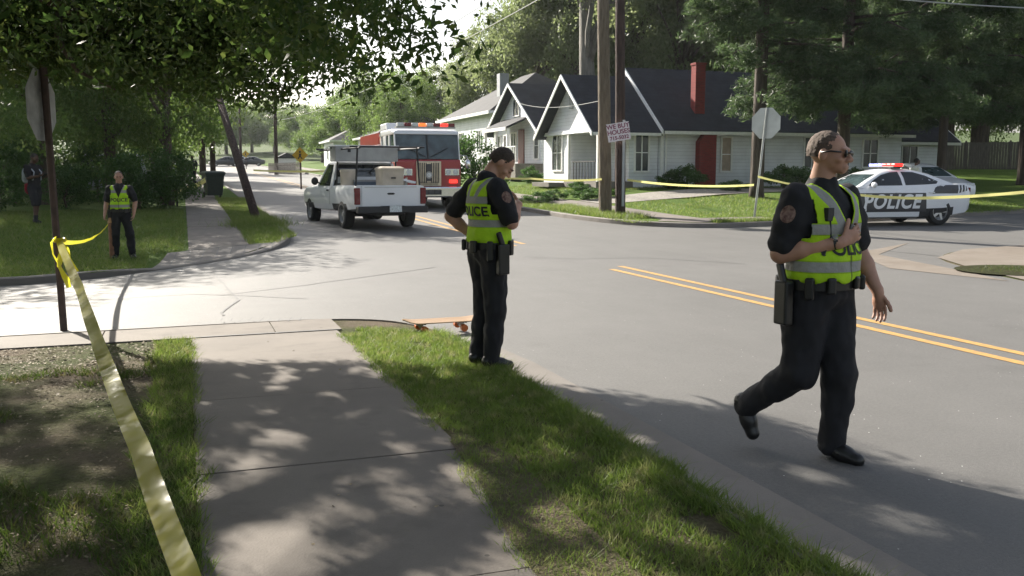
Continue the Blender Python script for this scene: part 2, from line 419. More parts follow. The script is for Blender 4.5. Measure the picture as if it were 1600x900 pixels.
KNR = round_path([(70, 24), (18, 15.6), (15, 14.9), (13.2, 13.7), (12.3, 12.0), (11.6, 10.2), (11.3, 8), (11.3, -12)])
sheet('road', KNR[::-1] + KFR[::-1] + KFL[::-1] + KNL[::-1], H0, 0.0, M_ASPH)
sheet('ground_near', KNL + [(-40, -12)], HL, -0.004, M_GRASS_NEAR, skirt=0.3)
sheet('ground_beyond_street', KFL + [(-40, 175)], HL, -0.004, M_GRASS, skirt=0.3)
sheet('ground_house_side', KFR + [(70, 175)], HL, -0.004, M_GRASS, skirt=0.3)
sheet('ground_right_corner', KNR + [(70, -12)], HL, -0.004, M_GRASS_NEAR, skirt=0.3)
# one great sheet below everything, out to the horizon
bm = bmesh.new(); gx = [-900, -600, -400, -250, -150, -90, -60, -40, -25, -12, 0, 6, 12, 20, 30, 45, 70, 110, 170, 260, 400, 600, 900]
gy = [-400, -200, -100, -50, -25, -12, 0, 8, 14, 18, 22, 26, 30, 34, 40, 60, 90, 130, 175, 220, 300, 420, 600, 900]
def HG(x, y):
    h = H0(x, min(y, 900))
    return h - (0.35 if -42 < x < 72 and -14 < y < 177 else 0.02) + (0.0 if y < 178 else 1.6 * sst(178, 215, y))
VV = [[bm.verts.new((x, y, HG(x, y))) for x in gx] for y in gy]
for a, b in zip(VV, VV[1:]):
    for i in range(len(gx) - 1): bm.faces.new((a[i], a[i + 1], b[i + 1], b[i]))
me = bpy.data.meshes.new('ground'); bm.to_mesh(me); bm.free(); link_mesh('ground', me, M_SOIL, smooth=True)['kind'] = 'structure'

def kerb(path, side, st=0.5, w=0.15, lift=0.012):
    pts = resample(path, st); rings = []
    for i, p in enumerate(pts):
        d = (pts[min(i + 1, len(pts) - 1)] - pts[max(i - 1, 0)]).normalized(); n = Vector((-d.y, d.x)) * side
        q = p + n * w; b = H0(p.x, p.y) - 0.1; t = HL(p.x, p.y) + lift
        rings.append([(p.x - n.x * .022, p.y - n.y * .022, b), (p.x - n.x * .012, p.y - n.y * .012, t - 0.02), (p.x + n.x * 0.03, p.y + n.y * 0.03, t), (q.x, q.y, t), (q.x, q.y, b)])
    m = MB(); m.loft(rings); o = m.build('kerb', M_KERB); o['kind'] = 'structure'
kerb(KNL, 1, w=.05); kerb(KFL, 1); kerb(KFR, 1)
def strip(path, off0, off1):
    L = []; Rr = []
    for i, p in enumerate(path):
        p = Vector(p); d = (Vector(path[min(i + 1, len(path) - 1)]) - Vector(path[max(i - 1, 0)])).normalized(); n = Vector((-d.y, d.x))
        L.append(tuple(p + n * off0)); Rr.append(tuple(p + n * off1))
    return L + Rr[::-1]
def ribbon(name, path, wd, off, m, zf=H0, st=0.4):
    pts = resample(path, st); V = []
    for i, p in enumerate(pts):
        d = (pts[min(i + 1, len(pts) - 1)] - pts[max(i - 1, 0)]).normalized(); n = Vector((-d.y, d.x)) * wd / 2
        V.append(((p.x + n.x, p.y + n.y, zf(p.x + n.x, p.y + n.y) + off), (p.x - n.x, p.y - n.y, zf(p.x - n.x, p.y - n.y) + off)))
    mb = MB()
    for a, b in zip(V, V[1:]): mb.poly((a[1], b[1], b[0], a[0]))
    return mb
# gutters
o = sheet('gutter', [(2.31, -12), (2.72, -12), (2.74, 7.2), (2.62, 8.6), (2.36, 8.6), (2.33, 6)], H0, 0.005, M_KERB)
o = sheet('gutter', [(10.85, -12), (11.28, -12), (11.28, 8.0), (10.85, 8.6)], H0, 0.005, M_KERB)
sheet('gutter', [(2.40, 26), (2.75, 26), (2.75, 150), (2.40, 150)], H0, 0.005, M_KERB)
sheet('road_apron', [gp(1335, 396), gp(1420, 380), (12.7, 14.6), (12.05, 12.2), (11.45, 10.4), gp(1390, 420)], H0, 0.006, M_APRON)
# painted lines
def lines(t0, s0, s1, wd=0.12):
    mb = ribbon('x', [(t0, s0), (t0, s1)], wd, 0.004, None); return mb.build('road_marking', M_YELLOW, recalc=False)
for a in ((6.62, -11, 13.85), (6.97, -11, 14.25), (6.62, 18.6, 150), (6.97, 19.0, 150)): lines(*a)['kind'] = 'structure'
# cracks sealed in the road
def crack(pix, wd=0.03, off=0.006, zf=H0, wob=0.03):
    pts = []
    for a, b in zip(pix, pix[1:]):
        a = Vector(gp(*a)); b = Vector(gp(*b)); n = max(2, int((b - a).length / 0.35))
        for i in range(n):
            p = a.lerp(b, i / n); q = noise.noise_vector(Vector((p.x * 2.1, p.y * 2.1, 3))); pts.append((p.x + q.x * wob, p.y + q.y * wob))
    return ribbon('x', pts, wd, off, None, zf, 0.3).build('road_crack', M_CRACK, recalc=False)
for pix, wd in (([(345, 462), (480, 446), (640, 424), (700, 415)], .025), ([(820, 402), (900, 405), (1010, 403), (1200, 415)], .025),
                ([(330, 420), (355, 452), (372, 470), (345, 490), (352, 498)], .03), ([(120, 470), (300, 460), (520, 470)], .02),
                ([(1380, 392), (1460, 400), (1500, 404)], .03)):
    crack(pix, wd)['kind'] = 'structure'
# sidewalks
def slabs(name, t0, t1, cuts, m, gap=0.014, lift=0.012):
    mb = MB()
    for a, b in zip(cuts, cuts[1:]):
        j = random.uniform(-.003, .003); n = max(1, int((b - a) / 0.6)); ys = [a + gap / 2 + (b - a - gap) * i / n for i in range(n + 1)]
        rings = []
        for y in ys:
            zl = HL(t0, y) + lift + j; zr = HL(t1, y) + lift + j
            rings.append([(t0, y, zl - .12), (t0, y, zl - .012), (t0 + .012, y, zl), (t1 - .012, y, zr), (t1, y, zr - .012), (t1, y, zr - .12)])
        mb.loft(rings)
    o = mb.build(name, m); o['kind'] = 'structure'; return o
slabs('sidewalk', 0.0, 1.40, [-10, -8, -6.4, -4.8, -3.2, -1.6, 0, 1.6, 3.2, 4.78, 6.38, 9.22], M_WALK)
mbc = MB()
for a in frange(-36, 1.4, 1.6): 
    b = min(a + 1.6, 1.45); zz = lambda x, y: HL(x, y) + 0.012
    mbc.loft([[(x, 9.26, zz(x, 9.26) - .1), (x, 9.26, zz(x, 9.26)), (x, 10.0, zz(x, 10.0)), (x, 10.0, zz(x, 10) - .1)] for x in (a + .006, b - .006)])
mbc.build('sidewalk_strip', M_WALK)['kind'] = 'structure'
for i in range(9):
    px = 340 + i * 15
    crack([(px + 10 + random.uniform(-3, 3), 502 + random.uniform(-1, 2)), (px + random.uniform(-4, 4), 513 + random.uniform(-2, 2))], 0.012, 0.016, HL, 0.02)['kind'] = 'structure'
slabs('sidewalk', 0.05, 1.25, frange(19.9, 150, 1.6), M_WALK)
sheet('ramp', [(-.6, 17.98), (0, 18.15), (.9, 18.65), (1.6, 19.62), (1.85, 19.86), (-.35, 19.86)], HL, 0.012, M_KERB)
for i in range(8):
    a = -0.3 + i * 0.27
    ribbon('x', [(a, 18.15 + max(0, a) * .6), (a + .12, 19.8)], 0.018, 0.016, None, HL).build('ramp_groove', M_CRACK, recalc=False)['kind'] = 'structure'
ribbon('x', [(0.0, 19.88), (1.9, 19.88)], 0.05, 0.018, None, HL).build('ramp_groove', M_CRACK, recalc=False)['kind'] = 'structure'
slabs('sidewalk', 13.2, 14.5, frange(24.2, 150, 1.6), M_WALK)
sheet('sidewalk_corner', [(13.2, 24.2), (12.6, 23.4), (13.5, 22.6), (16.6, 23.0), (16.6, 24.3), (14.5, 24.2)], HL, 0.012, M_WALK)
sheet('driveway', [(14.55, 31.2), (18, 31.0), (27, 33.5), (27, 36.2), (18, 34.0), (14.55, 33.6)], HL, 0.012, M_GRAVEL)
sheet('driveway', [(11.5, 36.5), (13.15, 36.5), (13.15, 40), (11.5, 40)], HL, 0.012, M_WALK)
sheet('sidewalk_corner', [(11.34, 9), (11.63, 10.2), (12.33, 12.0), (13.2, 13.62), (15, 14.82), (18, 15.5), (30, 18), (30, 14.5), (19, 12.6), (15.2, 11.4), (14.2, 9)], HL, 0.010, M_APRON)
def ellp(cx, cy, a, b, rot, n=26): 
    return [(cx + a * math.cos(t) * math.cos(rot) - b * math.sin(t) * math.sin(rot), cy + a * math.cos(t) * math.sin(rot) + b * math.sin(t) * math.cos(rot)) for t in [2 * math.pi * i / n for i in range(n)]]
mx, my = gp(1592, 425)
GRASS_PATCH = ellp(mx, my, 1.0, 0.85, R(-12))
sheet('shaded_grass_patch', GRASS_PATCH, lambda x, y: HL(x, y) + 0.015 * max(0, 1 - ((x - mx) / .95) ** 2 - ((y - my) / .85) ** 2), 0.016, lawn_mat('shaded_grass', (0.05, 0.05, 0.02), (0.06, 0.07, 0.025), (0.05, 0.035, 0.02)), fine=0.15)  # grass patch at the corner, its shade put into the dark colour
# big lit lawn beside the last house and the grassy bank at the road's end
# ------------------------------------------------------------ grass
def blades(name, pts, hmin, hmax, wd, m, lean=0.5):
    n = len(pts); P = np.array([(x, y, HL(x, y)) for x, y in pts])
    a = rng.uniform(0, 2 * np.pi, n); h = rng.uniform(hmin, hmax, n); l = rng.normal(0, lean, n) * h; l2 = rng.normal(0, lean, n) * h
    dx = np.cos(a) * wd / 2; dy = np.sin(a) * wd / 2; z0 = np.zeros(n)
    b0 = P + np.stack([dx, dy, z0 - .01], 1); b1 = P + np.stack([-dx, -dy, z0 - .01], 1)
    tip = P + np.stack([l, l2, h], 1)
    o = np_mesh(name, np.stack([b0, b1, tip], 1), 3, m); setp(o, kind='stuff'); return o
def scatter(n, x0, x1, y0, y1, keep): 
    out = []
    X = rng.uniform(x0, x1, n * 3); Y = rng.uniform(y0, y1, n * 3)
    for x, y in zip(X, Y):
        if keep(x, y):
            out.append((x, y))
            if len(out) >= n: break
    return out
ns = lambda x, y, k, z=0.0: noise.noise(Vector((x * k, y * k, z)))
edge = lambda y, z: 0.07 * ns(0, y, 2.2, z) + 0.05 * ns(0, y, 7, z)
vk = lambda x, y: 1.40 - .06 - .16 * sst(5.2, 3.2, y) + edge(y, 1) + (0.25 if y > 8.9 else 0) < x < 2.33 + 0.06 * ns(0, y, 3, 5) - max(0, y - 8.4) * .6 and y < 9.25 and ns(x, y, 1.3, 9) + .4 * ns(x, y, 4.5, 3) > -0.5 
pv = scatter(52000, 1.1, 2.45, 2.2, 9.3, vk)
blades('grass', pv, 0.015, 0.05, 0.007, M_BLADE, 0.8)
tuft = []
for i in range(130):
    cx = rng.uniform(1.35, 2.36); cy = 2.4 + 6.5 * rng.random() ** 1.2
    if vk(cx, cy) and (cx > 2.1 or rng.random() < .6): tuft += [(cx + rng.normal(0, .03), cy + rng.normal(0, .03)) for k in range(34)]
blades('grass', tuft, 0.035, 0.09, 0.006, M_BLADE, 0.8)
blades('grass', scatter(9000, 2.16, 2.36, 2.2, 8.6, lambda x, y: x < 2.325 + .045 * ns(0, y, 4, 6)), .02, .085, .007, M_BLADE, .9)
lk = lambda x, y: x < 0.03 + edge(y, 3) and y < 9.22 and not (-3.3 < x < -.35 and y > 7.7 + 0.4 * ns(x, y, 1.5)) and ns(x, y, 0.8, 4) + 0.5 * ns(x, y, 3, 7) > 0.06 + 0.12 * (x > -.25) * -1
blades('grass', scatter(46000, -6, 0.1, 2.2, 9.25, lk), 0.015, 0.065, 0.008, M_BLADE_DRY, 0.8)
ek = lambda x, y: -0.28 + 0.1 * ns(0, y, 2, 2) < x < 0.04 + edge(y, 3)
blades('grass', scatter(9000, -.4, 0.1, 2.4, 9.2, ek), 0.02, 0.07, 0.007, M_BLADE, 0.8)
fl = lambda x, y: (x < -0.02 + .1 * ns(0, y, 1.5)) and y > 17.55 + max(0, x + 3) * .18 and not (x > -.7 and y < 19.9)
blades('grass', scatter(60000, -9, 0.1, 17.4, 32, fl), 0.04, 0.12, 0.016, M_BLADE, 0.7)
fv = lambda x, y: 1.22 + .1 * ns(0, y, 1.5) < x < 2.36 - max(0, 21.2 - y) * .4 and y > 19.9
blades('grass', scatter(24000, 1.1, 2.4, 19.9, 40, fv), 0.03, 0.10, 0.014, M_BLADE, 0.7)
cx, cy = gp(402, 352, True)
blades('grass', [(cx + rng.normal(0, .35), cy + rng.normal(0, .45)) for i in range(2500)], 0.1, 0.32, 0.012, M_BLADE, 0.6)
fr = lambda x, y: (11.6 < x < 13.15 or 14.55 < x) and y > 23.0 and not (x > 14.5 and 30.9 < y < 36.3 and x < 27) and ns(x, y, .5, 2) > -.4 and not (12.3 < x < 16.7 and y < 24.4) and y > 22.5 + (x - 13.8) * .17
blades('grass', scatter(52000, 11.5, 30, 23, 46, fr), 0.03, 0.10, 0.02, M_BLADE, 0.7)
blades('grass', scatter(7000, 11.7, 13.1, 24.6, 31, lambda x, y: True), 0.05, 0.2, 0.02, M_BLADE, 0.7)
blades('grass', scatter(2200, 13.8, 16.4, 21.9, 23.2, lambda x, y: 22.2 + (x - 13.8) * .17 < y < 22.65 + (x - 13.8) * .1), 0.05, 0.16, 0.02, M_BLADE, 0.7)
blades('grass', [(mx + q[0] * .95, my + q[1] * .7) for q in rng.normal(0, .42, (1500, 2)) if q @ q < .8], .02, .08, .012, M_BLADE_DRY, .8)
ribbon('x', [(-.02, 9.235), (1.42, 9.235)], .045, .017, None, HL).build('sidewalk_joint', M_CRACK, recalc=False)['kind'] = 'structure'
sheet('bare_soil', [(1.12, 2.0), (1.18, 2.9), (1.22, 3.5), (1.30, 4.1), (1.36, 4.9), (1.45, 5.2), (1.6, 4.6), (1.55, 2.0)], HL, 0.0155, M_GRASS_NEAR, fine=.12)
# litter of dry leaves and chips on the near lawn
M_LITTER = mat('leaf_litter', (0.24, 0.19, 0.12), 0.8, var=0.5, scale=30)
def litter(pts, smin, smax):
    n = len(pts); P = np.array([(x, y, HL(x, y) + 0.012) for x, y in pts]); a = rng.uniform(0, 6.28, n); s = rng.uniform(smin, smax, n)
    u = np.stack([np.cos(a) * s, np.sin(a) * s, rng.uniform(-.4, .4, n) * s], 1); v = np.stack([-np.sin(a) * s * .55, np.cos(a) * s * .55, rng.uniform(-.4, .4, n) * s], 1)
    o = np_mesh('leaf_litter', np.stack([P - u, P - v, P + u, P + v], 1), 4, M_LITTER); o['kind'] = 'stuff'
litter(scatter(7500, -6, -.02, 2.3, 9.2, lambda x, y: ns(x, y, 1.1, 8) > -.15), 0.004, 0.013)
litter(scatter(1700, -3.6, -.3, 7.6, 9.2, lambda x, y: True) + scatter(1500, -6, -.3, 6.5, 9.2, lambda x, y: ns(x, y, 1.2, 3) > 0), 0.008, 0.02)
litter([(rng.uniform(0.05, 1.45), rng.uniform(2.3, 9)) for i in range(26)] + [(rng.uniform(1.5, 2.4), rng.uniform(2.6, 8.6)) for i in range(80)], 0.006, 0.016)

MB().box((20, 150, 18), (520, 620, 44)).build('haze', M_HAZE)['kind'] = 'stuff'
# ------------------------------------------------------------ trees
def leaf_quads(P, L, Wd, flat=0.0):
    n = len(P); a = rng.normal(size=(n, 3)); a[:, 2] *= (1 - flat); a /= np.linalg.norm(a, axis=1)[:, None]
    b = rng.normal(size=(n, 3)); b -= a * (a * b).sum(1)[:, None]; b /= np.linalg.norm(b, axis=1)[:, None]
    s = rng.uniform(0.55, 1.45, n)[:, None]
    return np.stack([P - a * L / 2 * s, P + b * Wd / 2 * s, P + a * L / 2 * s, P - b * Wd / 2 * s], 1)
def ball(n, c, r, shell=0.45):
    v = rng.normal(size=(n, 3)); v /= np.linalg.norm(v, axis=1)[:, None]
    return np.array(c) + v * (rng.random(n) ** shell)[:, None] * np.array(r)
def limb_pts(a, b, wob=0.3, n=5):
    a = Vector(a); b = Vector(b); L = (b - a).length; out = []
    for i in range(n + 1):
        k = i / n; p = a.lerp(b, k); q = noise.noise_vector(p * 0.9 + Vector((3, 1, 7)))
        out.append(p + q * wob * L * 0.25 * math.sin(math.pi * k) + Vector((0, 0, 0.08 * L * math.sin(math.pi * k))))
    return out
def broad_tree(name, H, W, base, nclump, nleaf, L, mleaf, label, seed, loc=(0, 0, 0), spread=1.0, trunk_r=0.28, shell=0.6, mbark=None, part2='crown'):
    global rng
    keep = rng; rng = np.random.default_rng(seed); rs = random.Random(seed)
    root = empty(name, loc, 0, label, 'tree')
    mb = MB(); top = H * 0.55
    mb.tube([(0, 0, -0.3), (0.02, 0, 0.3), (0.1 * rs.uniform(-1, 1), 0.1 * rs.uniform(-1, 1), top * .5), (0.3 * rs.uniform(-1, 1), 0.3 * rs.uniform(-1, 1), top)], [trunk_r * 1.5, trunk_r * 1.1, trunk_r * .85, trunk_r * .5], 10)
    Q = []; cz = (base + H) / 2; rz = (H - base) / 2
    for i in range(nclump):
        v = rng.normal(size=3); v /= np.linalg.norm(v); k = rng.random() ** 0.4
        wz = 1.0 - 0.25 * v[2]
        c = np.array([v[0] * W / 2 * k * wz, v[1] * W / 2 * k * wz, cz + v[2] * rz * k])
        r = W * rs.uniform(0.10, 0.19)
        Q.append(ball(int(nleaf * (r / (W * .145)) ** 2), c, (r, r, r * .72), shell))
        if i % 4 == 0:
            s = (0, 0, min(top * rs.uniform(.5, 1.0), max(base, c[2] * .8)))
            mb.tube(limb_pts(s, c), [trunk_r * .38, trunk_r * .3, trunk_r * .22, trunk_r * .15, trunk_r * .1, trunk_r * .05], 6)
    P = np.concatenate(Q)
    mb.build('trunk', mbark or M_BARK, root, smooth=True)
    np_mesh('crown', leaf_quads(P, L, L * .55), 4, mleaf, root)
    rng = keep; return root
def place(o, px, d, sc=1.0, sz=None, rz=None, label=None, group=None, first=False, z=None):
    c = o if first else copy_tree(o)
    x, y = WX(px, d) if d else px
    c.location = (x, y, (HG(x, y) if (x < -40 or x > 70 or y > 175) else HL(x, y)) - 0.05 if z is None else z)
    c.scale = (sc, sc, sz or sc); c.rotation_euler = (0, 0, random.uniform(0, 6.28) if rz is None else rz)
    if label: c['label'] = label
    if group: c['group'] = group
    return c
used = set()
def put(proto, px, d, sc, sz=None, label=None, group=None, z=None, rz=None):
    f = proto.name not in used; used.add(proto.name)
    return place(proto, px, d, sc, sz, rz, label, group, f, z)
# --- the oak that stands over the camera's left and shades the walk
def near_oak():
    global rng
    keep = rng; rng = np.random.default_rng(11)
    root = empty('oak_tree', (-6.2, 6.2, HL(-6.2, 6.2)), 0, 'big dark oak whose leafy boughs hang over the near sidewalk and verge', 'tree')
    inv = Vector(root.location)
    el = 1 / math.tan(SUN_EL); sd = Vector((math.sin(SUN_AZ), math.cos(SUN_AZ)))
    bx = [-12, -3.0, -.1, 1.2, 2.44, 2.85, 3.3, 3.48, 3.75, 4.0]; by = [7.4, 7.25, 7.15, 6.75, 5.95, 5.5, 5.05, 4.0, 3.2, 1.0]
    ox = [-400, -50, 60, 150, 260, 330, 420, 520, 600, 650, 690, 720, 745]; oy = [150, 150, 150, 170, 175, 205, 205, 195, 190, 180, 150, 130, 60]
    C = []
    tries = 0
    while len(C) < 5800 and tries < 400000:
        tries += 1
        gx = rng.uniform(-7, 3.95); gy = rng.uniform(-1.5, 7.5); h = rng.uniform(2.1, 8.8)
        t = gx + sd.x * el * h; s = gy + sd.y * el * h
        b = np.interp(gx, bx, by) + 0.35 * ns(gx, gy, 1.6, 3) + 0.2 * ns(gx, gy, 4, 5)
        if gy > b: continue
        n1 = 0.6 * ns(gx, gy, 0.9, 21) + 0.75 * ns(gx, gy, 2.9, 31)
        if n1 > 0.10 + .34 * (gx > 2.2) + .08 * (gx < -.4): continue
        px, py, f = proj((t, s, h))
        if f < 3.2 or math.hypot(t, s) < 3.2: continue
        if py > -30 and f > 0:
            if px > 748: continue
            lim = np.interp(px, ox, oy) + 22 * ns(px, 0, .018, 2) + 14 * ns(px, 0, .06, 4)
            if py > lim - 0.30 * FPX / f: continue
            if px > 590 and py < (px - 600) * .55 - 14 * ns(px, py, .02, 8): continue
        elif px > 735 and py > -160: continue
        C.append((t, s, h))
    for k in range(3200):                       # unseen crown added over and behind the camera to cut sky light
        gx = rng.uniform(-7.5, 4.5); gy = rng.uniform(-13, -1.5); h = rng.uniform(3.6, 9.5)
        q = (gx + sd.x * el * h, gy + sd.y * el * h, h)
        if proj(q)[2] > 0 and -400 < proj(q)[0] < 2000 and proj(q)[1] > -40: continue
        C.append(q)
    # the thinner outer boughs seen against the far trees
    k = 0
    while k < 900:
        px = rng.uniform(-30, 742); f = rng.uniform(9.4, 12.2); py = rng.uniform(-30, 205)
        lim = np.interp(px, ox, oy) + 22 * ns(px, 0, .018, 2) + 14 * ns(px, 0, .06, 4)
        if py > lim - 0.28 * FPX / f or (px > 590 and py < (px - 600) * .55): continue
        q = WD(px, py, f); gx = q.x - sd.x * el * q.z; gy = q.y - sd.y * el * q.z
        if gy > np.interp(gx, bx, by) + .15 or gx > 3.9: k += .02; continue
        C.append(tuple(q)); k += 1
    Q = [ball(int(rng.integers(70, 130)), c, (.36, .36, .26), .6) for c in C]
    P = np.concatenate(Q)
    # sun flecks: openings in the foliage along the sun's direction
    hr = np.random.default_rng(5); holes = []
    while len(holes) < 620:
        hx = hr.uniform(-5, 3.2); hy = hr.uniform(1.2, 7.0)
        if hx > 2.1 and hr.random() < .8: continue
        if ns(hx, hy, .9, 13) + .5 * ns(hx, hy, 2.2, 3) < .05 and hr.random() < .66: continue
        if sum((hx - q[0]) ** 2 + ((hy - q[1]) / 1.5) ** 2 < .03 for q in holes) > 1: continue
        holes.append((hx, hy, hr.uniform(.045, .125) * (1.25 if hy < 4 else 1.0), hr.uniform(.75, 1.0)))
    Gx = P[:, 0] - sd.x * el * P[:, 2]; Gy = P[:, 1] - sd.y * el * P[:, 2]; kp = np.ones(len(P), bool); ra = hr.random(len(P))
    u1 = Gx + .3 * P[:, 0]; Gx = Gx + .035 * np.sin(19 * Gy + 5 * u1) + .03 * np.sin(41 * Gx + 13 * Gy) + hr.normal(0, .012, len(P)); Gy = Gy + .05 * np.sin(17 * Gx - 7 * Gy) + .035 * np.sin(37 * Gx + 3) + hr.normal(0, .02, len(P))
    for hx, hy, r_, pr in holes: kp &= ~((((Gx - hx) / r_) ** 2 + ((Gy - hy) / (r_ * 1.6)) ** 2 < 1) & (ra < pr))
    P = P[kp] - np.array(inv)
    np_mesh('crown', leaf_quads(P, 0.062, 0.027), 4, M_LEAF, root)
    mb = MB(); I = lambda p: Vector(p) - inv
    mb.tube([(0, 0, -.3), (0, 0, .3), (.05, .1, 2.2), (0.1, .3, 4.2), (.4, .6, 6.2)], [.55, .42, .36, .3, .18], 14)
    def lb(pts, r0, r1):
        n = len(pts); mb.tube([I(p) for p in pts], [r0 + (r1 - r0) * i / (n - 1) for i in range(n)], 8)
    st = Vector((-6.1, 6.4, 3.4))
    lb([st, WD(-20, -60, 9.0), WD(95, 5, 9.4), WD(170, 45, 9.8), WD(245, 78, 10.0), WD(290, 96, 9.9)], .13, .02)
    lb([st + Vector((0, .2, .5)), WD(120, -120, 9.5), WD(330, -40, 10.2), WD(480, 20, 10.6), WD(560, 60, 10.6)], .10, .012)
    lb([WD(245, 78, 10.2), WD(290, 70, 10.6), WD(350, 60, 10.4)], .05, .012)
    lb([WD(480, 20, 10.6), WD(520, 70, 10.4), WD(540, 100, 10.2)], .03, .008)
    lb([WD(95, 5, 9.4), WD(90, 60, 9.2), WD(120, 110, 9.3), WD(180, 140, 9.4)], .045, .01)
    for k in range(46):
        c = Vector(C[int(rng.integers(6000))])
        if c.x - sd.x * el * c.z > 1.6 or c.y - sd.y * el * c.z > 6: continue
        lb(limb_pts(st.lerp(c, rng.uniform(.15, .5)) + Vector((0, 0, rng.uniform(.3, 1.5))), c, .4), .06, .012)
    mb.build('trunk', M_BARK, root, smooth=True)
    rng = keep
near_oak()

TB = broad_tree('broad_tree', 10, 8.4, 1.2, 70, 560, 0.18, M_LEAF2, 'x', 21)
TC = broad_tree('broad_tree', 10, 7.2, 1.6, 60, 600, 0.18, M_LEAF2, 'x', 22)
TD = broad_tree('pale_tree', 10, 6.6, 2.4, 64, 520, 0.16, M_LEAF3, 'x', 23)
TL_ = broad_tree('lawn_tree', 10, 8.6, 0.9, 48, 420, 0.15, M_LEAF2, 'x', 24)
SB = broad_tree('leafy_shrub', 2.4, 3.0, 0.05, 40, 150, 0.11, M_SHRUB, 'x', 25, trunk_r=.05)
SB['category'] = 'shrub'
SR = broad_tree('round_shrub', 1.0, 1.3, 0.02, 30, 160, 0.06, M_SHRUB, 'x', 26, trunk_r=.03, shell=.4)
SR['category'] = 'shrub'
SR['label'] = 'x'
def pine(name, H, loc, label, seed, boughs, trunk_r=.3):
    rs = random.Random(seed); root = empty(name, loc, 0, label, 'pine')
    mb = MB(); mb.tube([(0, 0, -.3), (0, 0, .4), (.05, 0, H * .4), (-.05, .1, H * .75), (0, 0, H)], [trunk_r * 1.3, trunk_r, trunk_r * .85, trunk_r * .5, .05], 10)
    Q = []
    for (az, z, L) in boughs:
        d = Vector((math.cos(az), math.sin(az), 0)); tip = Vector((0, 0, z)) + d * L + Vector((0, 0, -.18 * L + .2))
        p = limb_pts((0, 0, z), tip, .3); mb.tube(p, [.07, .06, .05, .04, .03, .015], 6)
        for k in range(int(9 * L)):
            u = rs.uniform(.22, 1.05); c = Vector((0, 0, z)).lerp(tip, u) + Vector((rs.gauss(0, .32), rs.gauss(0, .32), rs.gauss(0, .2) - .25 * rs.random()))
            Q.append(ball(70, c, (.40, .40, .24), .6))
    mb.build('trunk', M_BARK2, root, smooth=True)
    np_mesh('crown', leaf_quads(np.concatenate(Q), .24, .035, .2), 4, M_NEEDLE, root); return root

# beyond the cross street, left of the road
g1 = 'trees shading the lawn across the side street'
for i, (px, d, sc, sz, lb) in enumerate((
        (-60, 25, .85, .95, 'leafy tree at the left edge of the far lawn, cut by the picture edge'),
        (72, 33, .74, 1.0, 'leafy tree standing behind the person with the pale backpack'),
        (175, 34, .78, 1.05, 'bushy tree right behind the officer on the far lawn'),
        (262, 33, .58, .95, 'small leafy tree beside the far sidewalk and iron fence'))):
    put(TL_, px, d, sc, sz, lb, g1)
for i, (px, d, sc, sz, lb) in enumerate((
        (10, 54, 1.1, 1.35, 'tall tree far behind the person with the backpack'), (135, 52, 1.1, 1.25, 'tall tree behind the parked car on the left'),
        (235, 50, 1.1, 1.35, 'tall tree far behind the small tree by the iron fence'), (245, 68, 1.05, 1.2, 'roadside tree left of the far sidewalk, past the trash cart'),
        (268, 95, 1.0, 1.2, 'roadside tree farthest up the left sidewalk'), (-120, 38, 1.3, 1.5, 'tall tree outside the left picture edge'))):
    put(TB, px, d, sc, sz, lb, 'tall trees behind the far lawn')
g2 = 'leafy shrubs under the trees on the left'
for px, d, sc, lb in ((-10, 28, .9, 'shrub at the left edge beside the person with the backpack'), (100, 30, .62, 'low shrub between the person with the backpack and the officer'),
                      (150, 35, .95, 'shrub in front of the parked car behind the officer'), (215, 30, .8, 'shrub right of the officer on the far lawn'),
                      (252, 31, .85, 'shrub against the iron fence by the far sidewalk'), (60, 36, 1.0, 'shrub at the back of the lawn behind the backpack'), (20, 33, 1.0, 'dark shrub at the back of the lawn by the left edge')):
    put(SB, px, d, sc, None, lb, g2)
# right of the road, behind the houses
g3 = 'tall trees behind the houses'
for px, d, sc, sz, lb in ((770, 92, 1.3, 1.45, 'pale tall tree behind the far grey roof'), (835, 84, 1.7, 2.1, 'pale tall tree above the second white house'),
                          (905, 80, 1.6, 2.3, 'pale tall tree behind the black front gable'), (985, 82, 1.7, 2.3, 'pale tall tree behind the two wooden poles'),
                          (1065, 76, 1.6, 2.1, 'pale tall tree left of the red chimney'), (1140, 78, 1.7, 2.2, 'pale tall tree right of the red chimney'), (700, 120, 1.3, 1.35, 'pale tree beyond the fire engine under the sky gap')):
    put(TD, px, d, sc, sz, lb, g3)
g4 = 'dark trees behind the last house on the right'
for px, d, sc, sz, lb in ((1235, 72, 1.6, 2.0, 'dark tall tree above the long black roof'), (1330, 66, 1.5, 1.8, 'dark tall tree behind the low annex'),
                          (1430, 64, 1.5, 1.8, 'dark tall tree over the left end of the board fence'), (1530, 62, 1.5, 1.7, 'dark tall tree over the middle of the board fence'),
                          (1640, 58, 1.5, 1.7, 'dark tall tree at the right picture edge'), (880, 110, 1.8, 2.2, 'dark tree filling the gap behind the front gable'), (1010, 105, 1.8, 2.2, 'dark tree farthest behind the wooden poles'),
                          (1110, 104, 1.8, 2.2, 'dark tree farthest behind the red chimney'), (1200, 100, 1.8, 2.3, 'dark tree farthest above the black roof'), (1480, 84, 1.8, 2.2, 'dark tree farthest behind the board fence'), (1600, 80, 1.8, 2.2, 'dark tree farthest back at the right edge'), (1390, 88, 1.8, 2.1, 'dark tree farthest behind the annex')):
    put(TC, px, d, sc, sz, lb, g4)
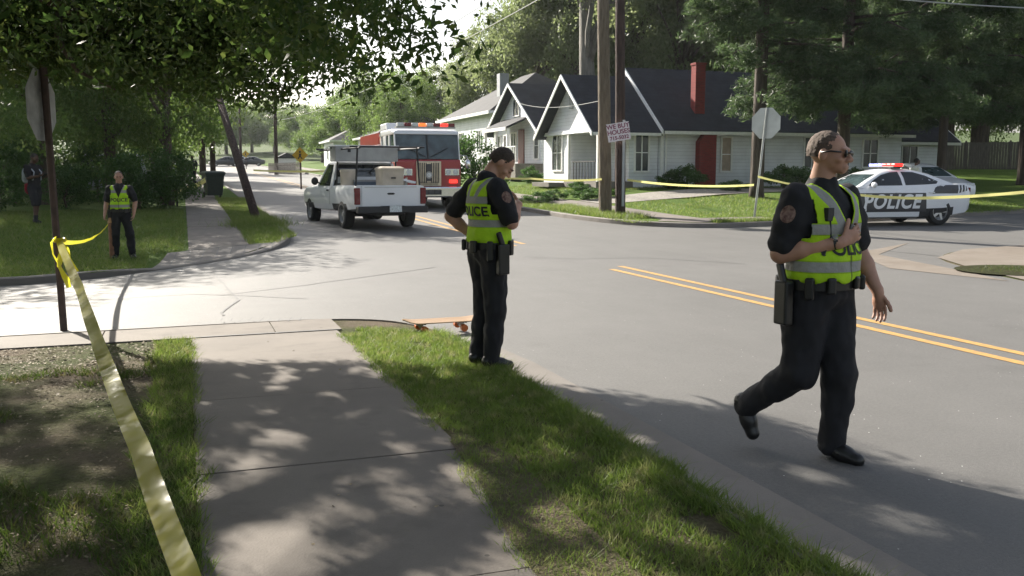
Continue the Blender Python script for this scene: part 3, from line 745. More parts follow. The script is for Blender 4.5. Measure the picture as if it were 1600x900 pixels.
for px, d, sc, lb in ((1360, 92, 1.3, 'low crowned tree behind the annex, far back'), (1445, 96, 1.4, 'low crowned tree behind the left end of the board fence'), (1520, 90, 1.3, 'low crowned tree behind the middle of the board fence'), (1600, 94, 1.4, 'low crowned tree behind the right end of the board fence'), (1680, 86, 1.4, 'low crowned tree outside the right picture edge'), (1280, 96, 1.4, 'low crowned tree far behind the black roof')):
    put(TL_, px, d, sc, sc * 1.25, lb, 'low trees behind the board fence')
x, y = WX(916, 63)
o = broad_tree('broad_tree', 24, 15, 10.5, 60, 420, .22, M_LEAF3, 'tall tree with a thick grey trunk rising between the gables', 41, (x, y, HL(x, y) - .05), trunk_r=.62, mbark=bark_mat('grey_bark', (.10, .095, .085), (.18, .17, .15), 8))
# up the road
g5 = 'trees far up the road'
for px, d, sc, sz, lb in ((640, 96, .95, 1.05, 'roadside tree behind the fire engine cab'), (585, 105, 1.0, 1.15, 'roadside tree above the fire engine hose bed'),
                          (535, 125, .95, .95, 'roadside tree behind the yellow crossing sign'), (505, 150, 1.0, .9, 'tree by the far houses right of the road'), (470, 190, 1.2, 1.15, 'tree on the far right bank'), (430, 215, 1.3, 1.3, 'tree behind the far grassy bank'),
                          (395, 225, 1.3, 1.35, 'tree straight beyond the end of the road'), (355, 215, 1.4, 1.4, 'tree beyond the far parked cars'), (318, 190, 1.2, 1.3, 'tree at the far left end of the road'), (284, 150, 1.1, 1.1, 'left roadside tree halfway up the hill'), (560, 210, 1.7, 1.6, 'far tree behind the fire engine'), (620, 190, 1.6, 1.5, 'far tree right of the sky gap')):
    put(TB, px, d, sc, sz, lb, g5)
# pines in front of the first house
bx = []
rs = random.Random(5)
for i in range(52): bx.append((rs.uniform(0, 6.28), rs.uniform(5.2, 15), rs.uniform(1.6, 3.6)))
x, y = WX(1183, 35.5)
pine('pine_tree', 17, (x, y, HL(x, y)), 'slim pine just behind the stop sign in front of the white house', 5, bx + [(R(-10), 4.6, 3.6), (R(-60), 4.9, 3.2), (R(20), 5.3, 3.4), (R(-20), 5.7, 3.0)], .27)
bx = []
for i in range(84): bx.append((rs.uniform(0, 6.28), rs.uniform(4.2, 16), rs.uniform(2.2, 4.6)))
x, y = WX(1315, 36.5)
pine('pine_tree', 18, (x, y, HL(x, y)), 'big dark pine behind the patrol car, its boughs over the annex roof', 6, bx + [(R(k * 40), 4.3, 4.2) for k in range(9)] + [(R(200 + 10 * k), 3.9 + .25 * (k % 4), 3.4) for k in range(14)], .26)
x, y = WX(1470, 41)
bx = [(rs.uniform(0, 6.28), rs.uniform(3.4, 15), rs.uniform(2.3, 5.0)) for i in range(88)]
pine('pine_tree', 17, (x, y, HL(x, y)), 'broad dark pine at right whose boughs hang before the board fence', 8, bx, .2)
x, y = WX(1600, 46)
bx = [(rs.uniform(0, 6.28), rs.uniform(3.6, 15), rs.uniform(2.3, 4.8)) for i in range(76)]
pine('pine_tree', 17, (x, y, HL(x, y)), 'dark pine at the right picture edge above the sunlit lawn', 9, bx, .3)
# shrubs round the houses
put(SB, 742, 40, .95, 1.15, 'tall leafy bush beside the fire engine', 'shrubs before the houses')
for px, d, sc, sz, lb in ((1075, 40.5, 1.25, 1.1, 'rounded dark bush at the foot of the red chimney'), (1045, 41, .9, .8, 'small bush left of the red chimney'), (905, 38.5, .8, .75, 'small clipped bush by the front steps'), (830, 50, .9, 1.0, 'small bush before the second house porch'),
                          (1150, 38.5, 1.0, .5, 'low bush under the narrow window'), (1225, 41, 1.6, 1.1, 'dark bush against the wall behind the stop sign'), (1255, 41.5, 1.4, 1.0, 'dark bush against the wall right of the stop sign'), (1335, 42, 1.2, 1.0, 'dark bush by the annex behind the patrol car')):
    put(SR, px, d, sc, sz, lb, 'shrubs before the houses')
for i, (px, d) in enumerate(((840, 36), (868, 37.5), (920, 36.5), (948, 37))):
    put(SR, px, d, .85, .5, ['low hedge clump left of the front steps', 'low hedge clump nearest the front steps', 'low hedge clump left of the wooden pole', 'low hedge clump behind the wooden pole'][i], 'low hedge clumps along the front walk')
# ------------------------------------------------------------ houses
M_SIDE = siding_mat('white_siding', (0.82, 0.84, 0.88))
M_WHITE = mat('white_trim', (0.86, 0.86, 0.85), 0.5, var=0.05)
M_ROOF = shingle_mat('black_shingle', (0.014, 0.016, 0.022), (0.024, 0.026, 0.035))
M_ROOF_G = shingle_mat('grey_shingle', (0.022, 0.023, 0.027), (0.034, 0.035, 0.04))
M_BRICK = brick_mat('red_brick', (0.26, 0.035, 0.03), (0.20, 0.028, 0.026), (0.16, 0.06, 0.05))
M_GLASS = mat('window_glass', (0.05, 0.06, 0.065), 0.08, var=0.3, scale=1.2, spec=0.6)
M_CURT = mat('curtained_glass', (0.34, 0.26, 0.19), 0.35, var=0.2, scale=3)
M_GREY = mat('grey_wall', (0.34, 0.36, 0.37), 0.7, var=0.08, scale=2)
M_DOOR = mat('dark_red_door', (0.13, 0.03, 0.025), 0.5)
M_DECK = mat('weathered_deck', (0.16, 0.145, 0.125), 0.8, var=0.25, scale=5, stretch=(1, 8, 1))
M_DARK = mat('dark_metal', (0.03, 0.03, 0.032), 0.5)
M_BOARD = mat('fence_board', (0.10, 0.085, 0.07), 0.85, var=0.35, scale=6, stretch=(6, 1, .4))
def window(par, c, wd, ht, face, cols=2, rows=2, glass=None, fr=None):
    f = MB(); g = MB(); t = 0.075; d = 0.07
    def b(mb, u, z, su, sz, dep, out):
        if face == 'S': mb.box((c[0] + u, c[1] - out, c[2] + z), (su, dep, sz))
        else: mb.box((c[0] - out, c[1] + u, c[2] + z), (dep, su, sz))
    for sgn in (-1, 1):
        b(f, sgn * (wd / 2), 0, t, ht, d, d / 2); b(f, 0, sgn * (ht / 2 - .002 + t / 2), wd + t + .004, t, d + .02, d / 2)
    for i in range(1, cols): b(f, -wd / 2 + wd * i / cols, 0, .05, ht, d * .8, d * .4)
    for i in range(1, rows): b(f, 0, -ht / 2 + ht * i / rows, wd, .035, d * .6, d * .3)
    fo = f.build('window', fr or M_WHITE, par); b(g, 0, 0, wd, ht, .02, .012); g.build('pane', glass or M_GLASS, fo); return fo
def gable_roof(par, x0, x1, y0, y1, ze, rise, ov, th, m, name='roof', barge=True, ox=0.0):
    ym = (y0 + y1) / 2; sl = rise / (ym - y0); mb = MB()
    e0 = (y0 - ov, ze - ov * sl); e1 = (y1 + ov, ze - ov * sl); p = (ym, ze + rise)
    poly = [e0, p, e1, (e1[0], e1[1] + th), (p[0], p[1] + th * 1.25), (e0[0], e0[1] + th)]
    mb.prism(poly, x0, x1, 'x'); ro = mb.build(name, m, par)
    if barge:
        for xa, xb in barge:
            bb = MB(); dd = 0.17
            bb.prism([(e0[0] - .02, e0[1] - dd + th - .03), (p[0], p[1] - dd + th), (e1[0] + .02, e1[1] - dd + th - .03), (e1[0] + .02, e1[1] + th - .01), (p[0], p[1] + th * 1.25 - .01), (e0[0] - .02, e0[1] + th - .01)], xa, xb, 'x')
            bb.build('barge_board', M_WHITE, ro)
    return ro
def fascia(par, x0, x1, y, z, h=0.16):
    MB().box(((x0 + x1) / 2, y, z), (x1 - x0, .05, h)).build('fascia', M_WHITE, par)

# --- first house
X0, Y0 = 17.1, 37.4; ZB = HL(20, 37.6) - 0.02
h1 = empty('house', (X0, Y0, ZB), 0, 'long white sided house with black roof and red brick chimney', 'house')
ze, rise, dep = 2.62, 2.7, 6.9
mb = MB(); mb.box((1.55, 5.2, ze / 2), (2.7, 3.3, ze)); mb.box((2.35, 1.85, ze / 2), (1.42, 3.398, ze)); mb.build('wall', M_SIDE, h1)
mb = MB(); mb.box((9.8, 3.45, ze / 2 + .05), (13.4, 6.9, ze + .1)); mb.build('wall', M_SIDE, h1)
mb = MB(); mb.prism([(0.02, ze), (6.18, ze), (3.1, ze + 2.4 - .02)], 0.12, 0.26); mb.box((1.55, 3.45, ze - .08), (3.08, 6.94, .16)); gw = mb.build('gable', M_SIDE, h1)
mb = MB(); mb.prism([(0.02, ze + .1), (6.88, ze + .1), (3.45, ze + rise + .13)], 3.102, 3.2); mb.build('gable', M_SIDE, h1)
MB().box((0.08, 3.1, ze + 1.3), (.06, .4, .6)).build('attic_vent', M_GREY, gw)
gable_roof(h1, -0.42, 3.0, 0, 6.2, ze, 2.4, .42, .13, M_ROOF, barge=((-0.47, -0.42),))
gable_roof(h1, 3.0, 16.9, 0, 6.9, ze + .14, rise, .47, .15, M_ROOF, barge=((2.93, 2.999),))
fascia(h1, 3.05, 16.9, -0.49, ze - .19, .14); fascia(h1, -.4, 2.9, -.44, ze - .28, .12)
mb = MB(); mb.box((.9, 1.9, .14), (1.8, 3.7, .28)); mb.box((-.35, 4.9, .1), (.8, 2.2, .2)); mb.box((-.2, 1.3, .08), (.5, 1.2, .16)); mb.build('porch_floor', M_KERB, h1)
for yy in (.1, 3.4): MB().box((.12, yy, 1.36), (.14, .14, 2.16)).build('porch_post', M_WHITE, h1)
mb = MB()
for i in range(8): mb.box((.1, .5 + i * .33, .75), (.03, .03, .8))
mb.box((.1, 1.65, 1.16), (.05, 2.6, .05)); mb.build('porch_railing', M_DARK, h1)
MB().box((1.62, 1.0, 1.28), (.06, .95, 2.0)).build('door', M_DOOR, h1)
window(h1, (0.2, 5.0, 1.62), 1.25, 1.65, 'W', 2, 2); window(h1, (2.25, 0.15, 1.55), .7, 1.6, 'S', 2, 2)
window(h1, (6.5, 0.0, 1.5), .55, 1.5, 'S', 1, 2, M_CURT); window(h1, (11.2, 0, 1.6), .9, 1.4, 'S', 2, 2); window(h1, (14.6, 0, 1.6), .9, 1.3, 'S', 2, 2)
MB().box((3.16, -.06, ze / 2 - .1), (.12, .1, ze - .3)).build('corner_board', M_WHITE, h1)
mb = MB(); mb.cyl((3.36, -.07, .1), (3.36, -.07, ze - .2), .045); mb.build('downpipe', M_WHITE, h1)
mb = MB(); mb.prism([(4.90, -.1), (5.76, -.1), (5.76, 2.38), (5.15, 2.38), (4.90, 2.05)], -.38, -.004, 'y'); mb.box((5.40, .75, 4.2), (.50, .42, 2.75)); mb.box((5.40, .75, 5.60), (.56, .48, .1)); mb.build('chimney', M_BRICK, h1)
mb = MB(); mb.box((18.9, 4.4, 1.3), (4.6, 5.0, 2.6)); mb.build('wall', M_SIDE, h1)
gable_roof(h1, 16.9, 21.6, 1.9, 6.9, 2.5, 1.7, .5, .13, M_ROOF, barge=((21.6, 21.66),)); fascia(h1, 16.9, 21.6, 1.37, 2.16, .14)
window(h1, (18.5, 1.9, 1.45), 1.5, 1.15, 'S', 3, 1); MB().box((16.98, 1.86, 1.1), (.06, .06, 2.0)).build('porch_post', M_WHITE, h1)
MB().box((17.55, 1.88, 1.05), (.8, .04, 1.9)).build('door', M_DARK, h1)

# --- second house
X0, Y0 = 19.5, 50.3; ZB = HL(20, 51)
h2 = empty('house', (X0, Y0, ZB), 0, 'white gabled house with small roofed porch and railed deck, behind the long house', 'house')
ze, rise = 3.0, 2.65
MB().box((5, 4.35, ze / 2), (10, 8.7, ze)).build('wall', M_SIDE, h2)
mb = MB(); mb.prism([(0.02, ze - .02), (8.68, ze - .02), (4.35, ze + rise - .02)], 0.05, 0.25); g2w = mb.build('gable', M_SIDE, h2)
gable_roof(h2, -.5, 10.4, 0, 8.7, ze, rise, .5, .14, M_ROOF, barge=((-.56, -.5),))
window(h2, (0.05, 4.35, ze + 1.35), 1.1, .95, 'W', 2, 1)
for y in (.7, 6.1, 7.6): window(h2, (0, y, 1.95), .75, 1.5, 'W', 1, 2)
MB().box((-.03, 3.3, 1.95), (.06, 1.0, 2.05)).build('door', M_DOOR, h2)
window(h2, (0, 4.7, 2.0), 1.0, 1.6, 'W', 2, 2)
mb = MB(); mb.prism([(-1.45, 2.95), (0.0, 3.6), (0.0, 3.72), (-1.45, 3.07)], 2.0, 6.6, 'y'); pr = mb.build('porch_roof', M_ROOF, h2)
MB().box((-1.48, 4.3, 2.96), (.06, 4.6, .2)).build('fascia', M_WHITE, pr)
for y in (2.15, 4.3, 6.45): MB().box((-1.3, y, 1.95), (.16, .16, 1.98)).build('porch_post', M_WHITE, h2)
mb = MB(); mb.box((-.85, 3.2, .45), (1.68, 7.0, .9)); mb.build('deck', M_DECK, h2)
mb = MB()
for i in range(24): mb.box((-1.66, -.2 + i * .3, 1.4), (.035, .035, .9))
mb.box((-1.66, 3.2, 1.86), (.07, 7.0, .06)); mb.box((-1.66, 3.2, 1.1), (.05, 7.0, .05)); mb.build('railing', M_WHITE, h2)
# --- third house: hipped grey roof
def hip_house(x0, y0, lx, ly, ze, rise, label, zb=None, m=M_ROOF_G, wm=M_SIDE, chim=True):
    h = empty('house', (x0, y0, HL(x0 + 1, y0 + 2) if zb is None else zb), 0, label, 'house')
    MB().box((lx / 2, ly / 2, ze / 2), (lx, ly, ze)).build('wall', wm, h)
    mb = MB(); o = .5; a = [(-o, -o, ze), (lx + o, -o, ze), (lx + o, ly + o, ze), (-o, ly + o, ze)]
    k = min(lx, ly) / 2
    r = [(k, ly / 2, ze + rise), (lx - k, ly / 2, ze + rise)] if lx > ly else [(lx / 2, k, ze + rise), (lx / 2, ly - k, ze + rise)]
    V = [mb.bm.verts.new(p) for p in a + r]
    fs = ((0, 1, 5, 4), (1, 2, 5), (2, 3, 4, 5), (3, 0, 4)) if lx > ly else ((0, 1, 4), (1, 2, 5, 4), (2, 3, 5), (3, 0, 4, 5))
    for f in fs + ((3, 2, 1, 0),): mb.bm.faces.new([V[i] for i in f])
    ro = mb.build('roof', m, h)
    mb = MB()
    for p, q in zip(a, a[1:] + a[:1]):
        c = (Vector(p) + Vector(q)) / 2; d = Vector(q) - Vector(p); mb.box((c.x, c.y, ze - .06), (abs(d.x) + .1, .1, .2) if abs(d.x) > .1 else (.1, abs(d.y) - .1, .2))
    mb.build('fascia', M_WHITE, ro)
    if chim:
        MB().box((lx * .22, ly * .34, ze + rise - 1.25), (.7, .7, 2.0)).build('chimney', M_GREY, ro)
    for y in (ly * .25, ly * .6): window(h, (0, y, ze * .55), 1.0, 1.5, 'W', 2, 2)
    for x in (lx * .3, lx * .7): window(h, (x, 0, ze * .55), 1.0, 1.5, 'S', 2, 2)
    return h
hip_house(20.3, 61.5, 10, 13, 4.3, 3.3, 'white house with a grey hipped roof behind the leafy bush')
hip_house(18, 90, 9, 11, 3.2, 2.6, 'far house with a low grey roof above the fire engine', chim=False)
hip_house(17, 112, 8, 8, 3.0, 2.2, 'small far house with a grey roof right of the far road', chim=False)
# --- board fence far right
p0 = WX(1440, 58); p1 = WX(1760, 54)
a = math.atan2(p1[1] - p0[1], p1[0] - p0[0]); L = math.hypot(p1[0] - p0[0], p1[1] - p0[1])
zf0 = HL(*p0); zf1 = HL(*p1)
fe = empty('board_fence', (p0[0], p0[1], min(zf0, zf1)), a, 'dark wooden board fence beyond the sunlit lawn at right', 'fence')
mb = MB()
for i in range(int(L / .15)): mb.box((.075 + i * .15, 0, .85 + random.uniform(-.02, .02) + (zf1 - zf0) * 0), (.14, .03, 1.9))
mb.build('board_panel', M_BOARD, fe)
for i in range(int(L / 2.4) + 1): MB().box((i * 2.4, .09, .9), (.1, .1, 2.0)).build('post', M_BOARD, fe)
# --- iron fence left, by the far sidewalk
x, y = gp(276, 323, True)
fe = empty('iron_fence', (x, y, HL(x, y)), 0, 'short black iron fence beside the far sidewalk', 'fence')
mb = MB()
for i in range(12): mb.box((-i * .14 - .1, .3 - i * .04, .5), (.018, .018, .85))
mb.tube([(0, .3, .88), (-1.75, -.2 + .03, .88)], .018, 6); mb.tube([(0, .3, .2), (-1.75, -.17, .2)], .018, 6); mb.build('rail_panel', M_DARK, fe)
for q in ((0.02, .3), (-.35, .2), (-1.78, -.2)): MB().box((q[0], q[1], .52), (.06, .06, 1.1)).build('post', M_DARK, fe)

# ------------------------------------------------------------ poles, signs, wires
M_WOODP = bark_mat('weathered_pole', (0.13, 0.105, 0.075), (0.22, 0.18, 0.13), 20)
M_WOODD = bark_mat('creosote_pole', (0.035, 0.022, 0.018), (0.075, 0.048, 0.038), 20)
M_STEEL = mat('galvanised_steel', (0.36, 0.38, 0.37), 0.45, 0.7, var=0.15, scale=6)
M_SIGNBACK = mat('aluminium_sign_back', (0.60, 0.62, 0.60), 0.5, 0.25, var=0.1, scale=3)
M_SIGNGREY = mat('dull_sign_back', (0.36, 0.37, 0.38), 0.55, 0.2, var=0.3, scale=5)
M_POSTB = mat('rusty_brown_post', (0.07, 0.045, 0.04), 0.7, var=0.3, scale=10)
M_RED = mat('sign_red', (0.45, 0.015, 0.02), 0.4)
def pole(name, px, d, H, r0, r1, lean, m, label, cat='utility pole', group=None):
    x, y = WX(px, d); z = HL(x, y); o = empty(name, (x, y, z), 0, label, cat, group)
    MB().tube([(0, 0, -.3), (0, 0, 0.2), (lean[0] * .5, lean[1] * .5, H * .5), (lean[0], lean[1], H)], [r0, r0, (r0 + r1) / 2, r1], 14).build('shaft', m, o, smooth=True)
    return o
P1 = pole('utility_pole', 946.5, 29.4, 11, .21, .17, (-.22, .1), M_WOODP, 'thick light brown wooden pole at the corner, left of the dark one')
mb = MB(); mb.box((-.2, -.1, 9.6), (2.4, .1, .12)); 
P1c = mb.build('crossarm', M_WOODP, P1)
for k in (-1.2, -.6, .2, .8): MB().cyl((k, -.1, 9.66), (k, -.1, 9.82), .05, .03).build('insulator', M_GREY, P1c)
P2 = pole('utility_pole', 970, 28.6, 10.5, .16, .135, (-.12, .1), M_WOODD, 'slim dark wooden pole at the corner carrying the tilted paper sign')
mb = MB(); mb.box((0, -.17, 1.6), (.07, .05, 2.6)); mb.build('conduit', M_GREY, P2)
def font_mesh(txt, size, ext=0.002, shear=0.0, space=1.0, bold=0.0):
    c = bpy.data.curves.new('t', 'FONT'); c.body = txt; c.size = size; c.align_x = 'CENTER'; c.align_y = 'CENTER'; c.extrude = ext; c.shear = shear; c.space_character = space; c.offset = bold
    o = bpy.data.objects.new('t', c); COL.objects.link(o); bpy.context.view_layer.update()
    me = bpy.data.meshes.new_from_object(o.evaluated_get(bpy.context.evaluated_depsgraph_get())); bpy.data.objects.remove(o); bpy.data.curves.remove(c); return me
M_PAPER = mat('sign_white', (0.72, 0.66, 0.68), 0.6, var=0.06); M_INK = mat('sign_magenta', (0.22, 0.04, 0.09), 0.6)
def sign_paper():
    c = WD(966.5, 206, 28.25); rz = -YAW - R(2)
    o = empty('paper_sign', c, rz, 'tilted white paper sign with dark red lettering on the dark pole', 'sign'); o.rotation_euler = Matrix.Rotation(rz, 3, 'Z').to_euler()
    tilt = Matrix.Rotation(R(-9), 4, 'Y')
    mb = MB(); mb.box((0, 0, 0), (.68, .012, .54)); b = mb.build('panel', M_PAPER, o); b.rotation_euler = (0, R(-9), 0)
    for row, (t, sz) in enumerate((('WE BUY', .185), ('HOUSES', .185), ('715-5032', .15))):
        me = font_mesh(t, sz, .002, bold=.004); l = link_mesh('lettering', me, M_INK, b); l.rotation_euler = (R(90), 0, 0); l.location = (0, -.009, .165 - row * .17)
sign_paper()
def octagon(r): return [(r * math.cos(R(22.5 + 45 * i)), r * math.sin(R(22.5 + 45 * i))) for i in range(8)]
def stop_sign(px, d, base_py, top_py, face_rz, size, label, mback, mpost, lean=(0, 0), zc=None, post_w=.05, post_top=0.0):
    x, y = WX(px, d); z = HL(x, y); o = empty('stop_sign', (x, y, z), face_rz, label, 'stop sign')
    H = zc
    mb = MB(); lx, ly = lean
    mb.tube([(0, 0, -.3), (0, 0, 0), (lx, ly, H + size / 2 + post_top)], post_w / 2, 8); mb.build('post', mpost, o)
    k = H / (H + size / 2 + post_top); cx, cy = lx * k, ly * k
    r = size / 2 / math.cos(R(22.5))
    mb = MB(); mb.prism([(cx + a, H + b) for a, b in octagon(r)], cy + .045, cy + .05, 'y'); pn = mb.build('panel', mback, o)
    mb = MB(); mb.prism([(cx + a, H + b) for a, b in octagon(r * .96)], cy + .0505, cy + .053, 'y'); fr = mb.build('face', M_RED, pn)
    me = font_mesh('STOP', size * .36, .001, bold=.004); l = link_mesh('lettering', me, M_WHITE, pn); l.rotation_euler = (R(90), 0, R(180)); l.location = (cx, cy + .056, H)
    for b in (-.15, .15): MB().cyl((cx, cy - .03, H + b * size / .75), (cx, cy + .046, H + b * size / .75), .012, seg=8).build('bolt', M_STEEL, pn)
    return o
s = stop_sign(1181, 28.6, 345, 175, -YAW + R(-40), .92, 'stop sign seen from behind on the verge before the white house', M_SIGNBACK, M_STEEL, (0.25, 0.1), 2.83, .075)
s2 = stop_sign(85, 9.43, 515, 118, -YAW + R(95), .70, 'leaning stop sign seen nearly edge on, yellow tape knotted on its post', M_SIGNGREY, M_POSTB, (.01, .05), 2.26, .075, .02)
# leaning wooden post on the far verge
x, y = gp(402, 347, True); q = WD(352, 185, 27.5)
lp = empty('leaning_post', (x, y, HL(x, y)), 0, 'dark wooden post leaning to the left on the far grass verge', 'post')
e = Vector(q) - Vector(lp.location)
MB().tube([-e * .08, e * .5, e * 1.25], [.125, .115, .10], 12).build('shaft', M_WOODD, lp, smooth=True)
for px, d, H, lb in ((432, 88, 8, 'dark utility pole right of the road, before the far white shed'), (315, 78, 8, 'left thin pole beside the far sidewalk'), (318.5, 66, 8, 'right thin pole beside the far sidewalk'), (333, 56, 8, 'dark pole rising behind the trash cart'), (377, 120, 9, 'far pole standing before the end of the road')):
    pole('utility_pole', px, d, H, .17 if d < 80 else .2, .12, (.05, 0), M_WOODD, lb, group='poles far up the road')
def wire(pts, r, label, group='overhead wires'):
    o = MB().tube(pts, r, 5).build('overhead_wire', mat('wire_grey', (0.36, 0.37, 0.36), 0.5, var=.05), None); setp(o, label, 'wire', group)
def sag(a, b, s, n=14):
    a = Vector(a); b = Vector(b); return [a.lerp(b, i / n) - Vector((0, 0, s * 4 * (i / n) * (1 - i / n))) for i in range(n + 1)]
tp = Vector(P1.location)
wire(sag(tp + Vector((-.95, 0, 8.15)), (11.6, 130, 9.6), .9), .02, 'upper of the two bold overhead wires running up the road from the thick pole')
wire(sag(tp + Vector((-.35, 0, 7.55)), (12.2, 130, 8.6), .9), .02, 'lower of the two bold overhead wires running up the road from the thick pole')
wire(sag(tp + Vector((-1.1, 0, 9.1)), (11.0, 130, 11.0), .9), .012, 'thin overhead wire above the bold pair at the top of the picture')
wire(sag(WD(1200, -22, 29.5), WD(1700, 16, 33), .12), .022, 'overhead wire crossing the top right corner before the dark pines')
wire(sag(tp + Vector((0.1, 0, 3.6)), Vector(h2.location) + Vector((-.4, 3.2, 4.6)), .3), .01, 'thin service wire sloping to the gable of the second house')
# far warning signs
def warn(px, d, label):
    x, y = WX(px, d); z = HL(x, y); o = empty('warning_sign', (x, y, z), -YAW, label, 'road sign', 'yellow warning signs')
    k = .78; MB().cyl((0, 0, -.2), (0, 0, 2.0), .06, seg=8).build('post', M_POSTB, o)
    mb = MB(); mb.prism([(0, 1.65), (.55, 2.2), (0, 2.75), (-.55, 2.2)], -.09, -.075, 'y'); o.scale = (.8, .8, .8); pn = mb.build('panel', mat('sign_yellow', (0.55, 0.36, 0.03), .5), o)
    mb = MB(); mb.ell((0, -.095, 2.42), (.07, .01, .08)); mb.prism([(-.08, 2.3), (.1, 2.3), (.06, 2.12), (.18, 1.95), (.1, 1.93), (0, 2.07), (-.1, 1.92), (-.17, 1.95), (-.07, 2.12)], -.098, -.091, 'y'); mb.build('symbol', M_DARK, pn)
warn(470, 52, 'yellow diamond walking sign right of the far road, left of the pickup')
warn(385, 116, 'small yellow diamond sign at the far end of the road')
o = empty('shed', (*WX(447, 92), HL(*WX(447, 92))), 0, 'small white shed beyond the tape, right of the far road', 'shed')
MB().box((0, 0, .7), (1.7, 2, 1.4)).build('wall', M_WHITE, o); MB().prism([(-1.1, 1.35), (1.1, 1.35), (0, 1.9)], -1.15, 1.15, 'y').build('roof', M_ROOF_G, o)
p0 = WX(420, 88); p1 = WX(470, 78)
o = empty('picket_fence', (*p0, HL(*p0)), math.atan2(p1[1] - p0[1], p1[0] - p0[0]), 'low dark fence along the far right verge', 'fence')
mb = MB(); LL = math.hypot(p1[0] - p0[0], p1[1] - p0[1])
for i in range(int(LL / .25)): mb.box((i * .25, 0, .45), (.1, .03, .95))
mb.box((LL / 2, .03, .7), (LL, .04, .07)); mb.build('picket_panel', M_BOARD, o)

# ------------------------------------------------------------ trash cart
x, y = gp(334, 309, True)
tc = empty('trash_cart', (x, y, HL(x, y)), R(12), 'dark green wheeled trash cart at the verge beside the far sidewalk', 'trash cart')
M_CART = mat('green_cart_plastic', (0.018, 0.035, 0.026), 0.45, var=.1)
mb = MB(); mb.loft([[(-a, -b, z), (a, -b, z), (a, b, z), (-a, b, z)] for a, b, z in ((.29, .30, .1), (.30, .31, .2), (.37, .40, .92), (.40, .43, .93), (.40, .43, .99))]); mb.build('bin', M_CART, tc, bevel=.02)
mb = MB(); mb.loft([[(-a, -b, z), (a, -b, z), (a, b, z), (-a, b, z)] for a, b, z in ((.42, .46, .985), (.42, .46, 1.03), (.36, .38, 1.09), (.1, .12, 1.11))]); mb.build('lid', M_CART, tc, bevel=.015)
mb = MB(); mb.cyl((-.3, .47, .93), (.3, .47, .93), .02); mb.build('handle', M_CART, tc)
for sx in (-1, 1): MB().cyl((sx * .30, .33, .13), (sx * .37, .33, .13), .13).build('wheel', M_DARK, tc)

# ------------------------------------------------------------ skateboard, tipped over the kerb
M_WOOD = mat('maple_deck', (0.38, 0.24, 0.13), 0.45, var=.15, scale=4, stretch=(1, 8, 1)); M_GRIP = None
M_ORANGE = mat('orange_wheel', (0.62, 0.16, 0.04), .45)
a = WD(640, 508, 9.0); b = WD(738, 499, 9.3); a.z = .135; b.z = .122
sk = empty('skateboard', (a + b) / 2, math.atan2(b.y - a.y, b.x - a.x), 'skateboard with orange wheels resting on the kerb behind the standing officer', 'skateboard')
sk.rotation_euler = (R(4), -math.asin((b.z - a.z) / (b - a).length), sk.rotation_euler.z)
L2 = .41
mb = MB(); rings = []
for i in range(17):
    u = -1 + i / 8; x = u * L2; wv = .1 * math.sqrt(max(.03, 1 - max(0, (abs(u) - .72) / .28) ** 2)); z = .028 * max(0, (abs(u) - .68) / .32) ** 1.5
    rings.append([(x, -wv, z + .004), (x, 0, z), (x, wv, z + .004), (x, wv, z + .014), (x, 0, z + .010), (x, -wv, z + .014)])
mb.loft(rings); dk = mb.build('deck', M_WOOD, sk, auto=50)
for sx in (-1, 1):
    mb = MB(); mb.box((sx * .22, 0, -.012), (.1, .055, .022)); mb.tube([(sx * .22, 0, -.02), (sx * .21, 0, -.055)], [.03, .018], 8); mb.cyl((sx * .21, -.085, -.057), (sx * .21, .085, -.057), .009); tk = mb.build('truck', M_STEEL, sk)
    for sy in (-1, 1): MB().cyl((sx * .21, sy * .07, -.057), (sx * .21, sy * .110, -.057), .036).build('wheel', M_ORANGE, tk)

# ------------------------------------------------------------ police tape
def tape_mat(name, c1, c2, tl):
    m = bpy.data.materials.new(name); n, b = nodes_of(m)
    b.inputs['Base Color'].default_value = (*c1, 1); b.inputs['Roughness'].default_value = .22
    tr = N(n, 'ShaderNodeBsdfTranslucent'); tr.inputs[0].default_value = (*c2, 1); mx = N(n, 'ShaderNodeMixShader'); mx.inputs[0].default_value = tl
    n.links.new(b.outputs[0], mx.inputs[1]); n.links.new(tr.outputs[0], mx.inputs[2]); n.links.new(mx.outputs[0], n.nodes['Material Output'].inputs[0])
    P = N(n, 'ShaderNodeTexCoord').outputs['Object']; bumpn(n, b, nzf(n, P, 5, 2, .3, .7), .25, .02); return m
M_TAPE = tape_mat('barrier_tape', (0.62, 0.54, 0.03), (.72, .68, .05), .5)
M_TAPE_NEAR = tape_mat('shaded_barrier_tape', (0.42, 0.39, 0.07), (.56, .54, .09), .55)  # same tape for the near run, shade put into its darker colour
M_TAPE_FAR = tape_mat('pale_barrier_tape', (0.66, 0.62, 0.24), (.74, .72, .30), .5)  # same tape in a paler yellow, for the far runs
